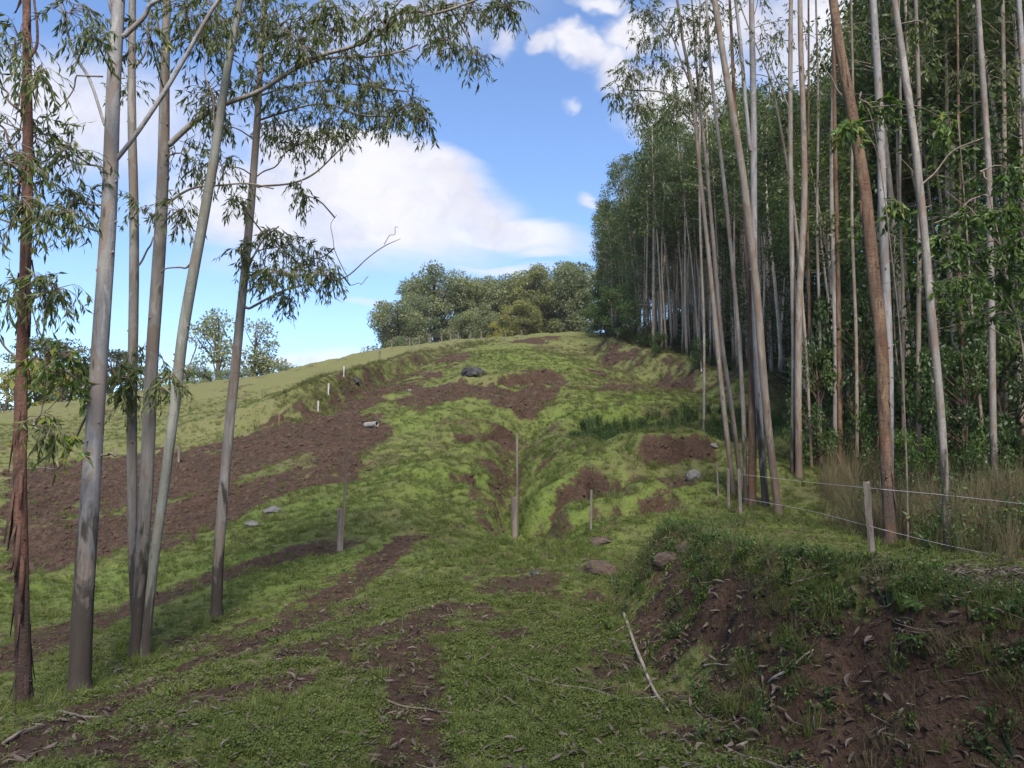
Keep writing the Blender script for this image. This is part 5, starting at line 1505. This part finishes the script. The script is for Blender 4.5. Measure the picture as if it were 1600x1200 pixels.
# saplings with broad leaves near the right edge
tree_traced('sapling', 'broad-leaved sapling with bright hanging leaves at the right edge', 'twig',
    [(1622, 840, 7), (1612, 700, 6), (1600, 560, 5), (1580, 460, 5), (1560, 380, 4), (1545, 300, 3)],
    [[(1590, 500, 3), (1550, 440, 2.5), (1500, 395, 2), (1460, 375, 1.5)], [(1560, 380, 3), (1520, 330, 2), (1480, 300, 1.5)], [(1600, 540, 3), (1560, 520, 2), (1520, 500, 1.5)]],
    [(1480, 375, 34, 16, 7), (1520, 400, 34, 18, 8), (1560, 430, 34, 18, 8), (1590, 380, 26, 24, 8), (1500, 440, 34, 14, 6), (1570, 330, 34, 18, 7), (1520, 330, 30, 14, 5), (1590, 470, 22, 22, 5), (1545, 500, 30, 14, 5), (1585, 270, 26, 24, 5)],
    'leaf_broad', 71, over=0, extend=0.4, leaf_L=(0.09, 0.15), leaf_W=0.40, droop=0.35, sides=6, cat='sapling')
tree_traced('sapling', 'thin sapling with large dangling leaves before the leaning brown tree', 'twig',
    [(1418, 850, 5), (1414, 700, 4), (1405, 520, 4), (1392, 380, 3), (1375, 250, 2.5), (1360, 180, 2)],
    [[(1375, 250, 2), (1345, 200, 1.5), (1315, 190, 1.2)]],
    [(1325, 195, 22, 14, 4), (1375, 165, 22, 14, 4), (1345, 165, 18, 10, 3), (1400, 320, 20, 20, 3), (1480, 190, 26, 20, 3)],
    'leaf_broad', 72, over=0, extend=0.3, leaf_L=(0.12, 0.2), leaf_W=0.38, droop=0.5, sides=6, cat='sapling')

# understorey trees between the stems
def understorey_meshes(seed, h=6.5, n=34):
    rng = np.random.default_rng(seed)
    mt, ml = MB(), MB()
    sp_ = catmull([(0, 0, -0.2), rng.normal(size=3) * 0.15 + np.array((0, 0, h * 0.35)), rng.normal(size=3) * 0.3 + np.array((0, 0, h * 0.7)), rng.normal(size=3) * 0.4 + np.array((0, 0, h))], 12)
    tube(mt, sp_, np.linspace(0.04, 0.01, 12), 6)
    for k in range(n):
        i = rng.integers(3, 12); a = rng.uniform(0, 6.283); ln = rng.uniform(0.5, 1.5)
        dv = np.array((math.cos(a), math.sin(a), rng.uniform(0, 0.5)))
        tip = sp_[i] + dv * ln
        tube(mt, catmull([sp_[i], sp_[i] + dv * ln * 0.5 + np.array((0, 0, 0.1)), tip], 5), np.linspace(0.012, 0.004, 5), 3, cap=False)
        m = rng.integers(40, 70)
        t = rng.uniform(0.3, 1.1, m)[:, None]
        base = sp_[i] + dv * ln * t + rng.normal(size=(m, 3)) * 0.22
        d = rng.normal(size=(m, 3)) * 0.6 + dv * 0.4 + np.array((0, 0, -0.35))
        L = rng.uniform(0.10, 0.2, m)
        leaves_simple(ml, base, d, L, L * 0.45, rng, np.clip(rng.uniform(0, 0.7) + rng.normal(size=m) * 0.15, 0, 1), norm(rng.normal(size=(m, 3)) * 0.6 + np.array((0, 0, 0.8))))
    return mt.mesh('trunk', M['twig']), ml.mesh('crown', M['leaf_shrub'], False)
USTO = [understorey_meshes(600 + k, h, n) for k, (h, n) in enumerate([(6.5, 36), (8.5, 44), (5.0, 30), (7.5, 40)])]
spots = []
for k in range(400):
    y = 15.0 + 34 * rf.random() ** 1.4; e = float(np.interp(y, EDGE_Y, EDGE_X)); x = e + 0.8 + rf.random() ** 1.2 * 10
    if x > 0.74 * y + 1.5 or (y < 19 and x < 8.5): continue
    if any((x - q[0]) ** 2 + (y - q[1]) ** 2 < 2.2 for q in spots): continue
    spots.append((x, y))
    if len(spots) >= 52: break
for x, y in spots:
    z = float(H(np.array([x]), np.array([y]))[0])
    v_ = USTO[rf.integers(0, 4)]
    root = empty('understorey_tree', (x, y, z)); s_ = rf.uniform(0.7, 1.25); root.scale = (s_, s_, s_); root.rotation_euler = (0, 0, rf.uniform(0, 6.283))
    tag(root, 'dark leafy understorey tree squeezed between the plantation stems', 'tree', 'understorey trees in the plantation')
    link('trunk', v_[0], root); tag(link('crown', v_[1], root), None, None, None, 'stuff')

# ------------------------------------------------------------------ fence posts, stakes, wires
def post_mesh(w, h, seed, mat, square=True, lean=(0, 0), chip=0.03):
    rng = np.random.default_rng(seed)
    mb = MB()
    n = 7
    zs = np.linspace(-0.25, h, n)
    sides = 8
    th = np.linspace(0, 6.283, sides, endpoint=False) + math.pi / 8
    V = []
    for i, z in enumerate(zs):
        rr = w * 0.5 * (1 + rng.normal(size=sides) * 0.05)
        if square: rr = rr * np.where(np.arange(sides) % 2 == 0, 1.08, 0.98)
        top = rng.normal(size=sides) * chip * 0.5 * (i == n - 1)
        for k in range(sides):
            V.append((rr[k] * math.cos(th[k]) + lean[0] * z, rr[k] * math.sin(th[k]) * (0.75 if square else 1) + lean[1] * z, z + top[k]))
    F = []
    for i in range(n - 1):
        for k in range(sides):
            F.append((i * sides + k, i * sides + (k + 1) % sides, (i + 1) * sides + (k + 1) % sides, (i + 1) * sides + k))
    V.append((lean[0] * h, lean[1] * h, h + 0.004)); c = len(V) - 1
    f3 = [((n - 1) * sides + k, (n - 1) * sides + (k + 1) % sides, c) for k in range(sides)]
    mb.add(V, f3, F)
    return mb.mesh('post', M[mat], False)

def post(label, u, vb, vt, wpx, mat='post', name='fence_post', group='fence posts', lean=(0, 0), square=True):
    g = ground_hit(u, vb)
    d = g[1]
    o = link(name, post_mesh(max(wpx, 1.0) / FPX * d, (vb - vt) / FPX * d, int(u * 7 + vb), mat, square, lean), None, g)
    o.rotation_euler = (0, 0, rf.uniform(-0.5, 0.5))
    tag(o, label, 'post', group)
    return o, g
POSTS = {}
for key, lab, u, vb, vt, w, mat, lean in [
    ('main', 'weathered wooden fence post beside the leaning brown tree', 1363, 870, 757, 10, 'post', (-0.03, 0)),
    ('c1', 'dark wooden post in front of the right clump of trunks', 1157, 806, 735, 6, 'post', (0.0, 0)),
    ('c2', 'pale thin fence post just left of the dark post by the clump', 1139, 797, 734, 4, 'post', (0.01, 0)),
    ('c3', 'farthest thin post of three left of the clump', 1122, 776, 723, 3, 'post', (0, 0)),
    ('k1', 'thin grey post on the grassy slope right of the ditch', 923, 831, 768, 4, 'post', (0.03, 0)),
    ('s1', 'short dark stump-like post at the foot of the tall stake by the ditch', 804, 843, 779, 10, 'post', (0, 0)),
    ('s2', 'split wooden post beside the tall stake left of the track', 530, 862, 797, 8, 'post', (0, 0)),
    ('p1', 'white marker post on the pasture edge above the ploughed soil', 497, 643, 626, 2.6, 'post_white', (0, 0)),
    ('p2', 'white marker post a little uphill of the first on the terrace edge', 513, 616, 599, 2.6, 'post_white', (0, 0)),
    ('p3', 'white marker post highest on the terrace edge', 537, 588, 572, 2.3, 'post_white', (0, 0)),
    ('p4', 'reddish stake at the upper edge of the ploughed soil', 436, 664, 646, 2.6, 'post_red', (0, 0)),
    ('p5', 'pale stake on the pasture seen beside the leaning green-grey trunk', 279, 722, 696, 4, 'post', (0, 0)),
    ('p6', 'grey post on the terrace brow below the horizon', 593, 566, 548, 3, 'post', (0, 0)),
    ('p7', 'small white post at the foot of the plantation stems on the cut slope', 1096, 580, 564, 2.6, 'post_white', (0, 0)),
    ]:
    POSTS[key] = post(lab, u, vb, vt, w, mat, lean=lean)
post('tall thin stake standing in the ditch above the dark stump', 808, 842, 681, 3.5, 'post', 'stake', 'tall thin stakes', (0.0, 0.0), False)
post('tall thin stake left of the track beside the split post', 534, 861, 702, 3.5, 'post', 'stake', 'tall thin stakes', (0.03, 0.0), False)
names = ['first', 'second', 'third', 'fourth', 'fifth', 'sixth', 'seventh', 'eighth', 'ninth', 'tenth', 'eleventh']
for k, u in enumerate([612, 640, 655, 672, 690, 704, 716, 735, 752, 790, 815]):
    v = np.interp(u, [600, 640, 690, 740, 820], [546, 540, 534, 531, 530])
    post('tiny dark post on the crest fence line, %s from the pasture side' % names[k], u, v + 1, v - 14, 2.2, 'post', group='posts of the crest fence')

def wire(label, pts, r=0.0035, sag=0.0):
    pts = np.array(pts)
    line = catmull(pts, 8 * len(pts))
    mb = MB(); tube(mb, line - pts[0], r, 6)
    o = link('fence_wire', mb.mesh('fence_wire', M['wire']), None, pts[0])
    tag(o, label, 'wire', 'wires of the fence')
def post_at(key, v):
    g = POSTS[key][1]
    return P(POST_U[key], v, g[1] - 0.06)
POST_U = {'main': 1362, 'c1': 1157, 'c2': 1139}
far_r = ground_hit(1600, 880)
wire('upper wire of the fence running from clump to right edge', [post_at('c1', 741), P(1260, 753, 12.4), post_at('main', 763), P(1480, 774, 9.6), P(1640, 792, 8.8)], 0.003)
wire('lower wire of the fence running from clump to right edge', [post_at('c1', 778), P(1260, 797, 12.4), post_at('main', 823), P(1480, 852, 9.6), P(1660, 888, 8.6)], 0.0028)

# ------------------------------------------------------------------ rocks and boulders
def boulder(label, u, vb, wpx, hpx, mat, seed, name='boulder', deep=0.9):
    rng = np.random.default_rng(seed)
    g = ground_hit(u, vb)
    w = wpx / FPX * g[1]; h = hpx / FPX * g[1]
    bm = bmesh.new()
    bmesh.ops.create_icosphere(bm, subdivisions=4, radius=1.0)
    planes = [(norm(rng.normal(size=3)), rng.uniform(0.55, 0.9)) for _ in range(11)]
    for v in bm.verts:
        p = np.array(v.co)
        for nrm, dist in planes:
            q = p @ nrm - dist
            if q > 0: p = p - nrm * q * 0.85
        f = 1 + 0.10 * float(fbm(np.array([p[0] * 2 + seed]), np.array([p[1] * 2 + p[2] * 2.7]), 3, seed)[0]) + 0.04 * float(fbm(np.array([p[0] * 7]), np.array([p[1] * 7 + p[2] * 8]), 2, seed + 1)[0])
        p = p * f
        v.co = (p[0] * w * 0.58, p[1] * w * 0.58 * deep, p[2] * h * 0.66 + h * 0.24)
    me = bpy.data.meshes.new(name); bm.to_mesh(me); bm.free()
    me.materials.append(M[mat])
    o = link(name, me, None, g + np.array((0, w * 0.25, 0)))
    o.rotation_euler = (0, 0, rng.uniform(-0.3, 0.3))
    tag(o, label, 'rock')
for a in [
    ('large dark boulder alone on the upper hillside', 738, 588, 34, 19, 'rock_dark', 1),
    ('grey boulder on dark soil left of the clump of trunks', 1086, 750, 24, 20, 'rock_grey', 2),
    ('flat reddish rock beside the foot of the bank', 940, 898, 46, 26, 'rock_red', 3),
    ('small low reddish rock just above the flat reddish one', 938, 852, 40, 16, 'rock_red', 4),
    ('earthy rounded rock at the near end of the bank', 1046, 890, 46, 30, 'rock_red', 5),
    ('earthy rock on top of the bank above the rounded one', 1075, 862, 30, 20, 'rock_red', 6),
    ('pale flat rock at the lower edge of the ploughed soil, upper of two', 421, 803, 30, 14, 'rock_grey', 7),
    ('pale flat rock at the lower edge of the ploughed soil, lower of two', 392, 824, 22, 11, 'rock_grey', 8),
    ('small grey stone on the mound below the reed hollow', 1115, 700, 14, 9, 'rock_grey', 9),
    ('small stone on the rim of the reed hollow', 1022, 668, 14, 8, 'rock_grey', 10),
    ('small dark stone in the short grass below the flat reddish rock', 836, 898, 16, 9, 'rock_dark', 11),
    ('pale small stone on the upper hillside left of the dark boulder', 640, 612, 9, 5, 'rock_grey', 12),
    ('dark soil-covered stone on the terrace edge', 554, 597, 14, 9, 'rock_dark', 13)]:
    boulder(*a)

# short pipe lying on the ploughed soil
g = ground_hit(580, 668)
L_ = 24 / FPX * g[1]; R_ = 4.6 / FPX * g[1]
mb = MB()
th = np.linspace(0, 6.283, 20, endpoint=False)
prof = [(0.0, 0.78), (0.0, 1.0), (0.12, 1.08), (0.16, 1.0), (0.5, 0.99), (0.86, 1.0), (0.92, 1.10), (1.0, 1.10), (1.0, 0.80), (0.5, 0.76), (0.0, 0.78)]
V = [(L_ * (a - 0.5), R_ * b * math.cos(t), R_ * b * math.sin(t) + R_ * 0.85) for a, b in prof for t in th]
F = [(i * 20 + k, (i + 1) * 20 + k, (i + 1) * 20 + (k + 1) % 20, i * 20 + (k + 1) % 20) for i in range(len(prof) - 1) for k in range(20)]
mb.add(V, None, F)
o = link('drain_pipe', mb.mesh('drain_pipe', M['pipe'], True), None, g)
o.rotation_euler = (0, -0.06, -0.5)
tag(o, 'short hollow grey pipe lying on the ploughed soil', 'pipe')

# ------------------------------------------------------------------ fallen branches
def stick(label, pts, wpx, mat='stick', seed=0, side=0):
    rng = np.random.default_rng(seed)
    W_ = [ground_hit(u, v) for u, v in pts]
    d0 = W_[0][1]
    r0 = px_rad(wpx, d0)
    line = catmull([p + np.array((0, 0, r0 * 0.9 + 0.012)) for p in W_], 7 * len(pts))
    line = line + catmull(rng.normal(size=(6, 3)) * np.array((0.012, 0.012, 0.003)), len(line))
    root_ = line[0].copy()
    mb = MB(); tube(mb, line - root_, np.linspace(r0, r0 * 0.55, len(line)), 8, 0.15, seed)
    for k in range(side):
        i = rng.integers(3, len(line) - 2); dv = norm(line[i] - line[i - 1]) + rng.normal(size=3) * np.array((0.6, 0.6, 0.25)); dv[2] = abs(dv[2]) * 0.5
        tube(mb, catmull([line[i] - root_, line[i] - root_ + dv * 0.09, line[i] - root_ + dv * 0.2 + rng.normal(size=3) * 0.02], 5), np.linspace(r0 * 0.45, r0 * 0.15, 5), 5)
    o = link('fallen_branch', mb.mesh('fallen_branch', M[mat]), None, root_)
    tag(o, label, 'branch')
for k, a in enumerate([
    ('long pale crooked branch lying at the foot of the bank', [(974, 962), (985, 998), (1008, 1048), (1022, 1080), (1041, 1116)], 6, 'stick_pale', 3),
    ('thin dark branch lying across the turf toward the pale crooked branch', [(805, 1055), (860, 1072), (930, 1084), (1020, 1108)], 4, 'stick', 4),
    ('curved thin twig across the dirt strip in the foreground', [(606, 1098), (650, 1112), (700, 1118), (788, 1130)], 4, 'stick', 2),
    ('short slanting twig right of the dirt strip', [(762, 1082), (800, 1100), (850, 1132)], 4, 'stick', 2),
    ('root-like dark branch beside the path under the left trunks', [(180, 1054), (205, 1040), (226, 1024)], 7, 'stick', 1),
    ('dead branch lying on the path at the lower left corner', [(2, 1168), (30, 1152), (62, 1138)], 7, 'stick', 1),
    ('crooked stick below the forked silver trunk', [(96, 1116), (120, 1124), (160, 1124)], 5, 'stick', 2),
    ('fine pale twig near the bottom edge right of centre', [(1130, 1168), (1160, 1185), (1190, 1196)], 4, 'stick_pale', 1),
    ('pale stick lying on the weedy slope of the bank', [(1200, 1072), (1240, 1045), (1275, 1020)], 5, 'stick_pale', 2),
    ('grey stick on the leaf litter of the bank top', [(1235, 918), (1262, 908), (1290, 903)], 4, 'stick', 1),
    ('thin stick lying across the bank foot', [(1100, 1043), (1130, 1042), (1165, 1043)], 3, 'stick_pale', 1)]):
    stick(a[0], a[1], a[2], a[3], 700 + k, a[4])

# loose twigs on the ground
TW = []
for k in range(4):
    mb = MB(); a = rs.normal(size=(4, 3)) * np.array((0.02, 0.03, 0.008)); a[:, 0] += np.linspace(-0.2, 0.2, 4); a[:, 2] += 0.012
    tube(mb, catmull(a, 8), np.linspace(0.005, 0.002, 8), 4); TW.append(mb.mesh('loose_twig', M['stick']))
TWC = template(TW, 'loose_twigs')
x, y = polar(600, 2.6, 14, math.radians(42), rs); n = len(x)
p = grounded(x, y); p[:, 2] += 0.015
scatter('loose_twigs', p, np.stack([rs.normal(size=n) * 0.12, rs.normal(size=n) * 0.2, rs.uniform(0, 6.283, n)], -1), rs.uniform(0.2, 0.8, n), rs.integers(0, 4, n), rs.random(n), TWC, 'loose dry twigs strewn over the track and bank', 'twigs')

# ------------------------------------------------------------------ evening air over the valley
hz, t, out = new_mat('thin_haze')
pv = t.n('ShaderNodeVolumePrincipled')
pv.inputs['Color'].default_value = (0.86, 0.92, 1.0, 1)
pv.inputs['Density'].default_value = 0.0002
pv.inputs['Anisotropy'].default_value = 0.2
t.put(out.inputs['Volume'], pv.outputs[0])
bm = bmesh.new(); bmesh.ops.create_cube(bm, size=1.0)
for v in bm.verts:
    v.co = (v.co.x * 9400, v.co.y * 9400, 62.0 if v.co.z > 0 else -24.0)
me = bpy.data.meshes.new('haze'); bm.to_mesh(me); bm.free(); me.materials.append(hz)
tag(link('haze', me), 'thin pale haze hanging over the hillside', 'haze', None, 'stuff')
